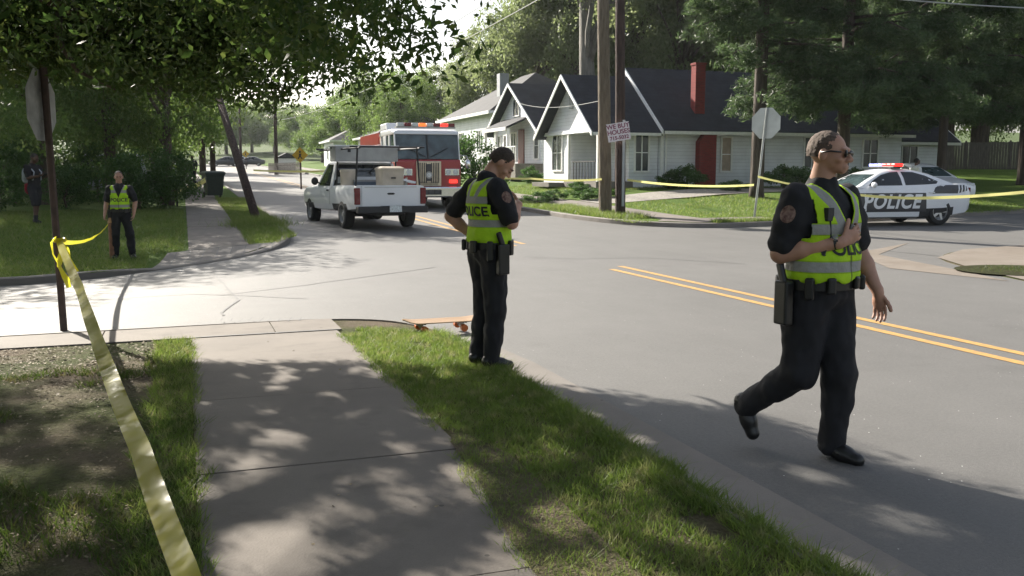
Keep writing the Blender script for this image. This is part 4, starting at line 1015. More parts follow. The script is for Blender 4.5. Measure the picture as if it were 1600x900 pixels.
def tape(pts, wd, label, tw0=0.0, tw1=0.0, sagv=0.0, n=60, name='barrier_tape', twn=0.0, m=None):
    pts = [Vector(p) for p in pts]; cum = [0]
    for p, q in zip(pts, pts[1:]): cum.append(cum[-1] + (q - p).length)
    mb = MB(); V = []
    for i in range(n + 1):
        k = i / n * cum[-1]; j = max(0, min(len(pts) - 2, int(np.searchsorted(cum, k, 'right')) - 1)); u = (k - cum[j]) / max(1e-6, cum[j + 1] - cum[j])
        p = pts[j].lerp(pts[j + 1], u) - Vector((0, 0, sagv * 4 * u * (1 - u))); d = (pts[j + 1] - pts[j]).normalized()
        up = Vector((0, 0, 1)); up = (up - d * up.dot(d)).normalized(); sd = d.cross(up)
        A = tw0 + (tw1 - tw0) * i / n + twn * noise.noise(Vector((k * .9, 3.3, 1))); o = (up * math.cos(A) + sd * math.sin(A)) * wd / 2; cr = (sd * math.cos(A) - up * math.sin(A)) * wd * .06 * math.sin(k * 5)
        V.append((p - o, p + cr, p + o))
    for a, b in zip(V, V[1:]):
        mb.poly((a[0], b[0], b[1], a[1])); mb.poly((a[1], b[1], b[2], a[2]))
    bmesh.ops.remove_doubles(mb.bm, verts=mb.bm.verts, dist=1e-5)
    o = mb.build(name, m or M_TAPE, None, smooth=True); setp(o, label, 'barrier tape', 'yellow barrier tapes'); return o
knot = WD(93, 378, 9.37)
tape([WD(322, 985, 1.96), WD(292, 900, 2.2), WD(219, 700, 3.1), WD(168, 575, 4.2), WD(124, 450, 6.7), knot], .07, 'yellow tape stretched from the near foreground to the leaning stop sign post', R(66), R(38), .015, 140, twn=.55, m=M_TAPE_NEAR)
HAND3 = WD(169, 350, 18.1)
tape([knot, HAND3], .06, 'yellow tape from the leaning stop sign post to the far officer\'s hand', R(40), R(20), .12, 40, twn=.5)
kn = empty('tape_knot', knot, 0, 'loose yellow tape ends knotted and dangling from the leaning stop sign post', 'tape knot')
for k, (pts, ww) in enumerate((([(0, -.04, .02), (.02, -.06, -.1), (-.01, -.06, -.24), (.05, -.06, -.38), (.07, -.07, -.46)], .06), ([(0, -.05, .02), (.07, -.05, -.06), (.09, -.06, -.16), (.13, -.05, -.25), (.15, -.05, -.30)], .035), ([(-.02, -.05, .06), (-.07, -.05, .0), (-.06, -.05, -.12), (-.02, -.06, -.2)], .022))):
    mb = MB(); V = []
    for i, p in enumerate(resample(pts, .02)):
        A = .8 * math.sin(i * .33 + k); o2 = Vector((math.cos(A), math.sin(A), .1)) * ww / 2; V.append((p - o2, p + o2))
    for a, b in zip(V, V[1:]): mb.poly((a[0], b[0], b[1], a[1]))
    bmesh.ops.remove_doubles(mb.bm, verts=mb.bm.verts, dist=1e-5); mb.build('tape_end', M_TAPE, kn, smooth=True)
MB().tube([(math.cos(t) * .048, math.sin(t) * .048, .02 + .006 * math.sin(3 * t)) for t in [6.3 * i / 16 for i in range(17)]], .02, 6, cap=False).build('knot', M_TAPE, kn, smooth=True)
tape([WD(745, 273, 33), WD(830, 279, 30.5), WD(940, 280, 29.1)], .065, 'yellow tape left of the wooden poles, before the house steps', R(15), R(10), .05, m=M_TAPE_FAR)
tape([WD(980, 281, 28.5), WD(1178, 289, 28.45)], .065, 'sagging yellow tape between the dark pole and the stop sign', R(10), R(10), .10, m=M_TAPE_FAR)
tape([WD(1184, 276, 28.5), WD(1330, 303, 22.5), WD(1460, 309, 20.5), WD(1680, 291, 19)], .07, 'yellow tape from the stop sign to the right, passing before the patrol car', R(25), R(10), .04, 80, twn=.6, m=M_TAPE_FAR)
tape([WD(396, 266, 52), WD(520, 267, 44)], .09, 'yellow tape across the far road, left of the pickup', R(5), R(5), .05, m=M_TAPE_FAR)
tape([WD(268, 300, 36), WD(296, 293, 37), WD(321, 281, 37.6)], .2, 'pale tape sagging from the iron fence to the trash cart', R(30), R(10), .05, m=M_TAPE_FAR)
# ------------------------------------------------------------ vehicles
M_VWHITE = mat('white_car_paint', (0.80, 0.81, 0.83), 0.3, var=0.03, coat=.6, scale=2)
M_VRED = mat('fire_red_paint', (0.34, 0.012, 0.018), 0.3, var=0.08, coat=.6, scale=2)
M_VDARK = mat('dark_car_paint', (0.03, 0.033, 0.038), 0.3, coat=.6, var=.05)
M_VSILV = mat('silver_car_paint', (0.38, 0.40, 0.42), 0.35, .3, coat=.5, var=.05)
M_GREYP = mat('charcoal_decal', (0.05, 0.05, 0.055), 0.35, var=.05)
M_CGLASS = mat('car_glass', (0.018, 0.022, 0.024), 0.05, var=.2, scale=1, spec=.7)
M_WSHIELD = mat('windscreen_glass', (0.05, 0.075, 0.08), 0.06, var=.5, scale=2.2, spec=.8)
M_RUBBER = mat('tyre_rubber', (0.018, 0.018, 0.018), .8, var=.2)
M_ALLOY = mat('alloy_rim', (0.55, 0.56, 0.57), .3, .8, var=.08)
M_CHROME = mat('chrome', (0.72, 0.72, 0.72), .15, 1.0, var=.04)
M_BLK = mat('black_plastic', (0.02, 0.02, 0.021), .55, var=.1)
M_TAIL = mat('tail_lamp_red', (0.16, 0.008, 0.012), .25, var=.2, scale=20)
M_HEAD = mat('headlamp_glass', (0.65, 0.67, 0.68), .15, var=.15, scale=20)
M_LRED = mat('red_beacon', (0.8, 0.02, 0.02), .3, emit=(1, .03, .02), estr=1.0)
M_LBLUE = mat('blue_beacon', (0.25, 0.3, 0.85), .3, emit=(.25, .3, 1), estr=.8)
M_LORANGE = mat('orange_lamp', (0.7, 0.12, 0.02), .3, emit=(1, .2, .04), estr=.5)
M_ALU = mat('grey_sheet_metal', (0.34, 0.34, 0.33), .45, .3, var=.12, scale=4)
M_BUFF = mat('buff_plastic', (0.52, 0.44, 0.34), .5, var=.12, scale=4)
M_PLATE = mat('licence_plate', (0.62, 0.66, 0.66), .4, var=.25, scale=30)
M_HOSE = mat('folded_hose', (0.34, 0.13, 0.05), .8, var=.5, scale=6, stretch=(1, .3, 8))
def lathe_x(prof, seg=28):
    m = MB(); m.loft([[(x, r * math.cos(2 * math.pi * k / seg), r * math.sin(2 * math.pi * k / seg)) for k in range(seg)] for x, r in prof], cap=False); return m
def wheel(par, x, y, r, w, side, rim_m=M_ALLOY, spokes=5, dual=False):
    o = empty('wheel', (x, y, r)); o.parent = par
    k = side
    t = lathe_x([(-w / 2, r * .66), (-w / 2, r * .9), (-w * .42, r * .985), (-w * .2, r), (w * .2, r), (w * .42, r * .985), (w / 2, r * .9), (w / 2, r * .66), (w * .3, r * .62), (-w * .3, r * .62), (-w / 2, r * .66)]); t.build('tyre', M_RUBBER, o, auto=40)
    m = lathe_x([(k * w * .46, r * .67), (k * w * .48, r * .62), (k * w * .30, r * .59), (k * w * .1, r * .57), (-k * w * .4, r * .6)])
    if spokes:
        m.cyl((k * w * .22, 0, 0), (k * w * .40, 0, 0), r * .16, r * .13)
        for i in range(spokes):
            a = 2 * math.pi * i / spokes + .3; q = Quaternion((1, 0, 0), a)
            m.box(q @ Vector((k * w * .32, 0, r * .36)), (w * .16, r * .2, r * .56), q)
        m.cyl((-k * w * .1, 0, 0), (-k * w * .05, 0, 0), r * .58)
    else: m.cyl((k * w * .1, 0, 0), (k * w * .28, 0, 0), r * .57, r * .42); m.cyl((k * w * .28, 0, 0), (k * w * .42, 0, 0), r * .2, r * .15)
    m.build('rim', rim_m, o, auto=40); return o
def body_rings(st):
    rings = []
    for (y, zb, zt, hw, cr) in st:
        h = zt - zb
        half = [(hw * .80, zb), (hw * .95, zb + .05), (hw * .99, zb + .3 * h), (hw, zb + .55 * h), (hw * .985, zt - .16 * h), (hw * .93, zt - .02), (hw * .86, zt + cr * .25), (hw * .5, zt + cr * .8), (0, zt + cr)]
        rings.append([(x, y, z) for x, z in half] + [(-x, y, z) for x, z in half[-2::-1]])
    return rings
def arches(o, ys, r, hw, zc, d=.32):
    cs = []
    for y in ys:
        for sx in (-1, 1):
            m = MB(); m.cyl((sx * (hw - d), y, zc), (sx * (hw + .2), y, zc), r, seg=28); cs.append(m.build('cutter', M_BLK))
    boolean_cut(o, cs)
    if len(o.data.materials) < 2: o.data.materials.append(M_BLK)
    for p in o.data.polygons:
        p.material_index = 0
        for y in ys:
            c = p.center
            if (c.y - y) ** 2 + (c.z - zc) ** 2 < (r + .004) ** 2 and abs(c.x) < hw - .012 and c.z > .12: p.material_index = 1
def bvh_of(o):
    me = o.data; return BVHTree.FromPolygons([v.co for v in me.vertices], [tuple(p.vertices) for p in me.polygons])
def conform(me, bvh, origin, ax_u, ax_v, dirn, off, mats, name, par):
    # lay flat artwork (x,y) on a surface: start from origin + x*u + y*v and shoot along dirn
    bm = bmesh.new(); bm.from_mesh(me); bmesh.ops.subdivide_edges(bm, edges=[e for e in bm.edges if e.calc_length() > .06], cuts=2)
    u = Vector(ax_u); v = Vector(ax_v); d = Vector(dirn).normalized()
    for q in bm.verts:
        p = Vector(origin) + u * q.co.x + v * q.co.y; hit = bvh.ray_cast(p - d * .6, d)
        q.co = (hit[0] - d * (off + max(0, q.co.z))) if hit[0] else p
    m2 = bpy.data.meshes.new(name); bm.to_mesh(m2); bm.free(); return link_mesh(name, m2, mats, par)
def rect_mesh(poly, n=10):
    bm = bmesh.new(); bm.faces.new([bm.verts.new((a, b, 0)) for a, b in poly]); bmesh.ops.triangulate(bm, faces=bm.faces[:])
    xs = [p[0] for p in poly]; ys = [p[1] for p in poly]
    for i in range(1, n):
        bmesh.ops.bisect_plane(bm, geom=bm.verts[:] + bm.edges[:] + bm.faces[:], plane_co=(min(xs) + (max(xs) - min(xs)) * i / n, 0, 0), plane_no=(1, 0, 0))
    for i in range(1, 4):
        bmesh.ops.bisect_plane(bm, geom=bm.verts[:] + bm.edges[:] + bm.faces[:], plane_co=(0, min(ys) + (max(ys) - min(ys)) * i / 4, 0), plane_no=(0, 1, 0))
    me = bpy.data.meshes.new('r'); bm.to_mesh(me); bm.free(); return me
def rr(hw, y0, y1, c, z):
    return [(hw - c * .5, y0, z), (hw, y0 + c, z), (hw, (y0 + y1) / 2, z), (hw, y1 - c, z), (hw - c * .5, y1, z), (-hw + c * .5, y1, z), (-hw, y1 - c, z), (-hw, (y0 + y1) / 2, z), (-hw, y0 + c, z), (-hw + c * .5, y0, z)]
def sedan(root, paint, st, gh, pill, wheels, r, rim=M_ALLOY, glass=M_CGLASS, spokes=5, arch=.06):
    mb = MB(); mb.loft(body_rings(st)); b = mb.build('body', paint, root, auto=38); hw = max(s[3] for s in st)
    arches(b, wheels, r + arch, hw, r); smooth_by_angle(b.data, 38)
    if gh and gh[0] == 'arc':
        _, prof, hb, zb, wins = gh; ys = [p[0] for p in prof]; zs = [p[1] for p in prof]; rings = []
        for i in range(29):
            y = ys[0] + (ys[-1] - ys[0]) * i / 28; zt = float(np.interp(y, ys[::-1], zs[::-1])); k = max(0.02, (zt - zb) / (max(zs) - zb)); q = 1 - k
            h0 = hb - .02 * abs(2 * i / 28 - 1) ** 2; h1 = h0 - (.30 * k + .04)
            half = [(h0, zb - .03), (h0 - .02, zb), (h0 + (h1 - h0) * .45, zb + (zt - zb) * .5), (h1 + .035, zt - .075 * k), (h1 - .03, zt - .02 * k), (h1 * .55, zt + .012 * k), (0, zt + .02 * k)]
            rings.append([(x, y, z) for x, z in half] + [(-x, y, z) for x, z in half[-2::-1]])
        mb = MB(); mb.loft(rings); cb = mb.build('cabin', paint, root, smooth=True); smooth_by_angle(cb.data, 50); bvc = bvh_of(cb)
        for sx in (-1, 1):
            for poly in wins: conform(rect_mesh(poly, 10), bvc, (sx * 1.4, 0, 0), (0, 1, 0), (0, 0, 1), (-sx, 0, 0), .004, glass, 'side_window', root)
        y0, yt = ys[0], ys[2]
        conform(rect_mesh([(-.66, zb + .03), (.66, zb + .03), (.54, zs[2] - .05), (-.54, zs[2] - .05)], 10), bvc, (0, 3, 0), (1, 0, 0), (0, 0, 1), (0, -1, 0), .004, M_WSHIELD, 'windscreen', root)
        conform(rect_mesh([(-.62, zb + .05), (.62, zb + .05), (.50, zs[-3] - .02), (-.50, zs[-3] - .02)], 10), bvc, (0, -4, 0), (1, 0, 0), (0, 0, 1), (0, 1, 0), .004, glass, 'rear_window', root)
        for y in wheels:
            for sx in (-1, 1): wheel(root, sx * (hw - .125), y, r, .23, sx, rim, spokes)
        return b
    # greenhouse: glass shell, painted roof and pillars
    (hb, yb0, yb1, zb), (hr, yr0, yr1, zr) = gh
    zm = (zb + zr) / 2; lp = lambda a, c, k: a + (c - a) * k
    L = [rr(lp(hb, hr, k), lp(yb0, yr0, k), lp(yb1, yr1, k), .10, lp(zb, zr, k)) for k in (0, .5, .86)]
    mb = MB(); mb.loft(L); g = mb.build('window_glass', glass, root, auto=30)
    mb = MB(); R1 = rr(hr + .035, yr0 - .06, yr1 + .06, .12, zr - .05); R2 = rr(hr + .01, yr0 - .02, yr1 + .02, .14, zr); R3 = rr(hr * .7, yr0 + .22, yr1 - .22, .16, zr + .045)
    mb.loft([R1, R2, R3]); mb.build('roof', paint, root, auto=45)
    for sx in (-1, 1):
        for (ya, yb, w) in pill:
            mb = MB(); p0 = Vector((sx * (hb + .004), ya, zb - .02)); p1 = Vector((sx * (hr + .018), yb, zr - .03)); d = p1 - p0
            mb.loft([[p0 + Vector((sx * a, w * c, 0)) for a, c in ((-.03, -.5), (.012, -.5), (.012, .5), (-.03, .5))], [p1 + Vector((sx * a, w * c * .8, 0)) for a, c in ((-.03, -.5), (.012, -.5), (.012, .5), (-.03, .5))]]); mb.build('pillar', paint, root)
    for y in wheels:
        for sx in (-1, 1): wheel(root, sx * (hw - .125), y, r, .23, sx, rim, spokes)
    return b
def seams(root, b, xs, z0, z1, hw):
    for y in xs:
        mb = MB()
        for sx in (-1, 1): mb.poly([(0, 0, 0), (.001, 0, 0), (.001, .001, 0)])
    return
# --- police car
px_, d_ = 1437, 27.4
_a = R(85); x, y = WX(1437, 27.7); x += -math.sin(_a) * 1.51; y += math.cos(_a) * 1.51; pc = empty('police_car', (x, y, H0(x, y) + .005), _a, 'white police sedan with dark side band and lit roof lights parked across the intersection', 'police car'); pc.scale = (1.03, 1.03, 1.09)
st = [(2.52, .30, .56, .62, .0), (2.47, .22, .66, .80, .01), (2.30, .19, .74, .90, .03), (1.9, .18, .86, .94, .05), (1.2, .18, .95, .945, .05), (.85, .18, 1.0, .95, .03), (.2, .18, 1.01, .95, .01), (-.8, .18, 1.03, .955, .01), (-1.5, .19, 1.06, .955, .02), (-1.9, .22, 1.08, .945, .03), (-2.35, .28, 1.07, .90, .02), (-2.50, .36, .98, .84, .0), (-2.55, .45, .90, .78, 0)]
pb = sedan(pc, M_VWHITE, st, ('arc', [(1.12, .99), (.72, 1.20), (.30, 1.385), (-.05, 1.45), (-.45, 1.472), (-.85, 1.45), (-1.25, 1.36), (-1.65, 1.21), (-2.05, 1.06)], .90, 1.0, [[(.80, 1.035), (.62, 1.17), (.30, 1.315), (-.02, 1.385), (-.27, 1.40), (-.27, 1.045)], [(-.37, 1.05), (-.37, 1.40), (-.75, 1.39), (-1.10, 1.30), (-1.45, 1.145), (-1.38, 1.085), (-1.0, 1.065)]]), None, (1.58, -1.47), .365)
# the off-side of the car faces the camera after turning: car heads to the left, camera sees its left flank (local -x .. or +x)
SIDE = 1
bv = bvh_of(pb)
def flank(me, y, z, m, name, off=.006, par=pb, flip=1):
    # artwork x runs along the flank as seen by somebody standing beside it
    o1 = conform(me, bv, (SIDEX * 1.3, y, z), (0, -SIDEX_U, 0), (0, 0, 1), (-SIDEX, 0, 0), off, m, name, par); return o1
SIDEX = -1; SIDEX_U = 1
band = rect_mesh([(-1.0, -.18), (1.82, -.18), (1.78, .19), (-1.06, .19)], 16)
for SIDEX, SIDEX_U in ((-1, 1), (1, 1)):
    s = 1 if SIDEX < 0 else -1
    flank(rect_mesh([(-1.2, -.24), (1.06, -.24), (1.02, .25), (-1.2, .25)], 16), .05, .60, M_GREYP, 'side_band')
    flank(rect_mesh([(1.18, -.10), (2.02, -.10), (2.36, -.03), (2.36, .12), (1.42, .12), (1.28, .05)], 12), .0, .93, M_GREYP, 'quarter_band')
    for k in range(3): flank(rect_mesh([(2.02 + k * .11, -.10), (2.06 + k * .11, -.10), (2.11 + k * .11, .12), (2.07 + k * .11, .12)], 2), 0, .93, M_VWHITE, 'stripe', .010)
    flank(rect_mesh([(-.88, -.22), (-.84, -.22), (-.89, .23), (-.93, .23)], 2), .05, .60, M_VWHITE, 'stripe', .010)
    SIDEX_U2 = SIDEX_U; SIDEX_U = 1 if SIDEX < 0 else -1
    me = font_mesh('POLICE', .50, .0, shear=.25, space=1.12, bold=.016)
    flank(me, .12, .61, M_VWHITE, 'lettering', .012)
    SIDEX_U = SIDEX_U2
    mb = MB(); 
    for yy in (-.36, .82): mb.poly([(SIDEX * .966, yy - .006, .35), (SIDEX * .966, yy + .006, .35), (SIDEX * .972, yy + .006, .98), (SIDEX * .972, yy - .006, .98)])
    mb.bm.free()
for sx in (-1, 1):
    MB().ell((sx * .99, .72, 1.06), (.11, .06, .075)).build('wing_mirror', M_VWHITE, pc, smooth=True)
    for yy in (-.12, -1.15): MB().box((sx * .962, yy, .86), (.03, .18, .03)).build('door_handle', M_VWHITE, pc, bevel=.008)
    MB().box((sx * .64, 2.42, .63), (.26, .12, .1)).build('headlight', M_HEAD, pc, bevel=.02)
    MB().box((sx * .62, -2.50, .92), (.42, .06, .12)).build('tail_light', M_TAIL, pc, bevel=.015)
mb = MB(); mb.box((0, -.33, 1.525), (1.1, .30, .05)); lbp = mb.build('light_bar', M_BLK, pc, bevel=.015)
for i in range(6):
    MB().box((-.5 + i * .2, -.33, 1.575), (.185, .27, .075)).build('beacon', [M_LRED, M_LRED, M_LRED, M_LBLUE, M_LBLUE, M_LBLUE][5 - i] if False else (M_LRED if i < 3 else M_LBLUE), lbp, bevel=.02)
MB().box((0, 2.53, .5), (1.1, .06, .2)).build('grille', M_BLK, pc)
# --- generic cars
def plain_car(name, px, d, rz, paint, label, cat='car', kind='sedan', group=None, road=True):
    x, y = WX(px, d); r = empty(name, (x, y, (H0 if road else HL)(x, y) + .005), rz, label, cat, group)
    if kind == 'sedan':
        st = [(2.3, .32, .58, .6, 0), (2.2, .22, .70, .84, .02), (1.6, .2, .84, .89, .04), (.9, .2, .93, .9, .02), (-.9, .2, .96, .9, .01), (-1.6, .22, .98, .89, .02), (-2.2, .28, .94, .84, .02), (-2.32, .4, .8, .7, 0)]
        sedan(r, paint, st, ('arc', [(1.1, .92), (.7, 1.15), (.3, 1.35), (-.05, 1.42), (-.45, 1.44), (-.8, 1.42), (-1.15, 1.32), (-1.5, 1.15), (-1.8, .98)], .84, .93, [[(.75, .97), (.58, 1.1), (.25, 1.28), (-.2, 1.37), (-.2, .98)], [(-.28, .98), (-.28, 1.37), (-.75, 1.35), (-1.05, 1.24), (-1.2, 1.02)]]), None, (1.4, -1.35), .32, spokes=5)
    else:
        st = [(2.35, .34, .72, .66, 0), (2.25, .26, .92, .9, .02), (1.5, .24, 1.02, .93, .03), (1.1, .24, 1.06, .94, .01), (-1.0, .24, 1.08, .94, .01), (-2.1, .26, 1.08, .92, 0), (-2.3, .34, 1.0, .86, 0)]
        sedan(r, paint, st, ((.88, -2.25, 1.15, 1.05), (.70, -2.0, .45, 1.72)), [(1.08, .48, .08), (-.1, -.12, .1), (-1.15, -1.12, .1), (-2.18, -1.95, .14)], (1.45, -1.45), .37, spokes=5)
    for sx in (-1, 1):
        z = .72 if kind == 'sedan' else .88
        MB().box((sx * .62, 2.18, z - .06), (.3, .14, .12)).build('headlight', M_HEAD, r, bevel=.02)
        MB().box((sx * .64, -2.24, z + .06), (.3, .1, .14)).build('tail_light', M_TAIL, r, bevel=.02)
    return r
plain_car('parked_car', 1437, 35.5, -YAW + R(188), M_VWHITE, 'white car facing the camera, mostly hidden behind the patrol car', road=False)
g = 'cars stopped at the far end of the road'
plain_car('parked_car', 352, 140, R(95), M_VDARK, 'dark car at the far end of the road, left of the leaning post', group=g)
plain_car('parked_car', 372, 150, R(85), M_VSILV, 'silver car in the middle of the far end of the road', group=g)
plain_car('parked_car', 391, 146, R(80), M_VDARK, 'dark car at the far end of the road, rightmost of those stopped there', group=g)
plain_car('parked_car', 150, 40, R(80), M_VSILV, 'silver car half hidden by the shrubs behind the far lawn', kind='suv', road=False)
plain_car('parked_car', 278, 74, R(10), M_VSILV, 'silver car parked by the far sidewalk behind the walkers', road=False)

# --- pickup
x, y = WX(588, 24.9); rz = -YAW + R(26.5) ; rz = YAW * -1 + R(26.5)
pk = empty('pickup_truck', (x, y, H0(x, y) + .005), rz, 'white work pickup with overhead rack and loaded bed seen from behind', 'pickup truck')
# origin at the rear axle; forward is +y
st = [(4.30, .42, .80, .80, 0), (4.22, .40, .98, .92, .01), (3.9, .40, 1.04, .965, .03), (2.9, .40, 1.08, .975, .04), (2.3, .40, 1.12, .975, .03), (1.0, .42, 1.12, .975, .0), (.92, .42, 1.12, .975, 0), (-.4, .45, 1.13, .975, 0), (-1.12, .50, 1.13, .97, 0)]
mb = MB(); mb.loft(body_rings(st)); b = mb.build('body', M_VWHITE, pk, auto=38)
arches(b, (3.35, 0), .44, .975, .40)
c = MB().box((0, -.08, 1.05), (1.55, 1.92, .9)).build('cutter', M_BLK); boolean_cut(b, [c]); smooth_by_angle(b.data, 38)
mb = MB(); mb.box((0, -1.125, .84), (1.54, .055, .58)); tg = mb.build('tailgate', M_VWHITE, pk, bevel=.012)
mb = MB(); mb.box((0, -1.156, .92), (.15, .012, .05)); mb.box((0, -1.156, .92), (.20, .010, .026)); mb.build('emblem', M_BLK, tg)
mb = MB(); mb.box((0, -1.155, 1.09), (1.4, .008, .012)); mb.box((0, -1.156, .585), (1.5, .008, .012)); mb.build('seam', M_ALU, tg)
mb = MB(); mb.box((0, -1.25, .52), (1.86, .22, .17)); mb.box((0, -1.27, .60), (.6, .2, .03)); bp = mb.build('rear_bumper', M_BLK, pk, bevel=.02)
MB().box((.05, -1.368, .54), (.32, .012, .16)).build('licence_plate', M_PLATE, bp)
for sx in (-1, 1):
    MB().box((sx * .885, -1.12, .86), (.15, .07, .42)).build('tail_light', M_TAIL, pk, bevel=.015)
    MB().box((sx * .70, 4.26, .78), (.35, .1, .16)).build('headlight', M_HEAD, pk, bevel=.02)
    m = MB(); m.ell((sx * 1.12, 2.08, 1.22), (.10, .05, .11)); m.tube([(sx * .95, 2.08, 1.15), (sx * 1.08, 2.08, 1.2)], .02, 6); m.build('wing_mirror', M_BLK, pk, smooth=True)
    for yy in (3.35, 0): wheel(pk, sx * .84, yy, .37, .26, sx, M_ALU, 0)
MB().cyl((-.7, 0, .36), (.7, 0, .36), .06).ell((0, 0, .36), (.16, .16, .15)).build('rear_axle', M_BLK, pk)
MB().box((0, 1.6, .42), (.8, 5.2, .12)).build('chassis', M_BLK, pk)
L = [rr(.93, .93, 2.45, .06, 1.10), rr(.86, .98, 2.0, .08, 1.45), rr(.79, 1.02, 1.72, .09, 1.70)]
mb = MB(); mb.loft(L); mb.build('window_glass', M_CGLASS, pk, auto=30)
mb = MB(); mb.loft([rr(.82, .98, 1.80, .1, 1.68), rr(.80, 1.0, 1.75, .12, 1.74), rr(.6, 1.12, 1.6, .12, 1.78)]); mb.build('roof', M_VWHITE, pk, auto=45)
for sx in (-1, 1):
    for ya, yb, wd in ((2.42, 1.74, .09), (1.05, 1.06, .20)):
        mb = MB(); p0 = Vector((sx * .935, ya, 1.08)); p1 = Vector((sx * .80, yb, 1.71))
        mb.loft([[p0 + Vector((sx * a, wd * c, 0)) for a, c in ((-.06, -.5), (.012, -.5), (.012, .5), (-.06, .5))], [p1 + Vector((sx * a, wd * c, 0)) for a, c in ((-.06, -.5), (.012, -.5), (.012, .5), (-.06, .5))]]); mb.build('pillar', M_VWHITE, pk)
MB().box((0, .965, 1.22), (1.66, .05, .25)).build('cab_back', M_VWHITE, pk)
mb = MB()
for sx in (-1, 1):
    mb.poly([(sx * .978, 1.10, .6), (sx * .978, 1.12, .6), (sx * .978, 1.12, 1.05), (sx * .978, 1.10, 1.05)])
mb.build('door_seam', M_BLK, pk, recalc=False)
MB().box((-.985, 1.3, .98), (.03, .16, .04)).build('door_handle', M_BLK, pk)
rk = MB()
for sx in (-1, 1):
    for yy in (-.95, .80): rk.cyl((sx * .86, yy, 1.1), (sx * .80, yy, 2.06), .025, seg=8)
    rk.cyl((sx * .80, -1.15, 2.08), (sx * .80, 2.6, 2.08), .026, seg=8)
for yy in (-.95, .80, 2.3): rk.cyl((-1.0, yy, 2.11), (1.0, yy, 2.11), .024, seg=8)
rk.build('ladder_rack', M_BLK, pk)
mpk = Matrix.Translation(pk.location) @ Matrix.Rotation(rz, 4, 'Z')
def on_truck(name, p, label, cat, group=None):
    o = empty(name, mpk @ Vector(p), rz, label, cat, group); return o
o = on_truck('metal_case', (-.1, .72, 1.75), 'long grey sheet metal case carried crosswise on the pickup rack', 'case')
MB().box((0, 0, .2), (1.75, .55, .40)).build('body', M_ALU, o, bevel=.02); MB().box((0, 0, .415), (1.80, .60, .035)).build('lid', M_VWHITE, o, bevel=.008)
mb = MB()
for k in (-.5, .5): mb.box((k, -.285, .3), (.08, .02, .1))
lt = MB().box((-.5, -.285, .3), (.08, .02, .1)).build('latch', M_BLK, o); mb.bm.free()
o = on_truck('storage_box', (.18, -.55, .62), 'big buff plastic box in the middle of the pickup bed', 'box')
mb = MB(); mb.loft([rr(a, -b, b, .05, z) for a, b, z in ((.28, .26, 0), (.31, .29, .9), (.31, .29, .91))]); mb.build('body', M_BUFF, o, auto=40); mb = MB(); mb.loft([rr(a, -b, b, .07, z) for a, b, z in ((.33, .31, .905), (.33, .31, .95), (.24, .22, 1.0))]); mb.build('lid', M_BUFF, o, auto=40); MB().box((0, -.30, .7), (.12, .02, .04)).build('latch', M_BLK, o)
o = on_truck('drink_cooler', (-.60, .60, .62), 'small buff round cooler at the left front of the pickup bed', 'cooler')
MB().cyl((0, 0, 0), (0, 0, .86), .19, .21, 24).build('body', M_BUFF, o, auto=40); MB().cyl((0, 0, .862), (0, 0, .93), .22, .2, 24).build('lid', M_BUFF, o, auto=40)
o = on_truck('toolbox', (-.2, .5, .62), 'dark toolbox behind the pickup cab, under the grey case', 'toolbox')
MB().box((0, 0, .3), (.6, .4, .6)).build('body', mat('blue_grey_metal', (.10, .13, .17), .4), o, bevel=.02); MB().box((0, 0, .62), (.62, .42, .05)).build('lid', M_ALU, o)
o = on_truck('tool_bundle', (.62, -.45, .62), 'pale bundle of tools sticking up at the right side of the pickup bed', 'tools')
for k in range(4): MB().tube([(0.05 * k - .1, 0, 0), (.06 * k - .1, -.25 + .1 * k, .62 + .03 * k)], .03, 8).build('pole', [M_BUFF, M_ALU, M_VWHITE, M_BUFF][k], o)
MB().box((.0, -.2, .62), (.4, .3, .05), Matrix.Rotation(R(12), 3, 'Y')).build('board', M_VWHITE, o)

# --- fire engine
x, y = WX(673, 33.6); fe = empty('fire_engine', (x, y, H0(x, y) + .005), math.pi - R(1.5), 'red fire engine with white cab roof facing the camera behind the pickup', 'fire engine')
# origin under the front bumper; forward +y, length runs to -9
W2 = 1.22
def rbox(x0, x1, y0, y1, z0, z1): return MB().box(((x0 + x1) / 2, (y0 + y1) / 2, (z0 + z1) / 2), (x1 - x0, y1 - y0, z1 - z0))
mb = MB(); sec = [(-.35, .62), (-.35, 1.80), (-.50, 1.86), (-3.4, 1.86), (-3.4, .62), (-2.0, .62)]
mb.prism([(-.35, .60), (-.35, 1.78), (-3.4, 1.78), (-3.4, .60)], -W2, W2, 'x'); cab = mb.build('cab', M_VRED, fe, bevel=.07, bseg=3)
arches(cab, (-1.55,), .60, W2, .52, .4)
MB().prism([(-.40, 1.782), (-.64, 2.70), (-3.36, 2.70), (-3.36, 1.782)], -W2 + .05, W2 - .05, 'x').build('window_glass', M_WSHIELD, fe, bevel=.03)
mb = MB(); mb.prism([(-.56, 2.68), (-.64, 2.80), (-1.1, 2.89), (-3.4, 2.89), (-3.4, 2.68)], -W2, W2, 'x'); mb.build('cab_roof', M_VWHITE, fe, bevel=.06, bseg=3)
mb = MB(); mb.prism([(-2.0, 2.885), (-2.25, 3.16), (-3.42, 3.16), (-3.42, 2.885)], -W2 + .02, W2 - .02, 'x'); mb.build('raised_roof', M_VWHITE, fe, bevel=.05)
for sx in (-1, 1):
    for (ya, yb, wd) in ((-.46, -.64, .1), (-1.62, -1.62, .22), (-2.35, -2.35, .16), (-3.3, -3.3, .2)):
        MB().prism([(ya - wd / 2, 1.784), (yb - wd / 2, 2.68), (yb + wd / 2, 2.68), (ya + wd / 2, 1.784)], sx * (W2 - .06), sx * (W2 - .02), 'x').build('pillar', M_VWHITE, fe)
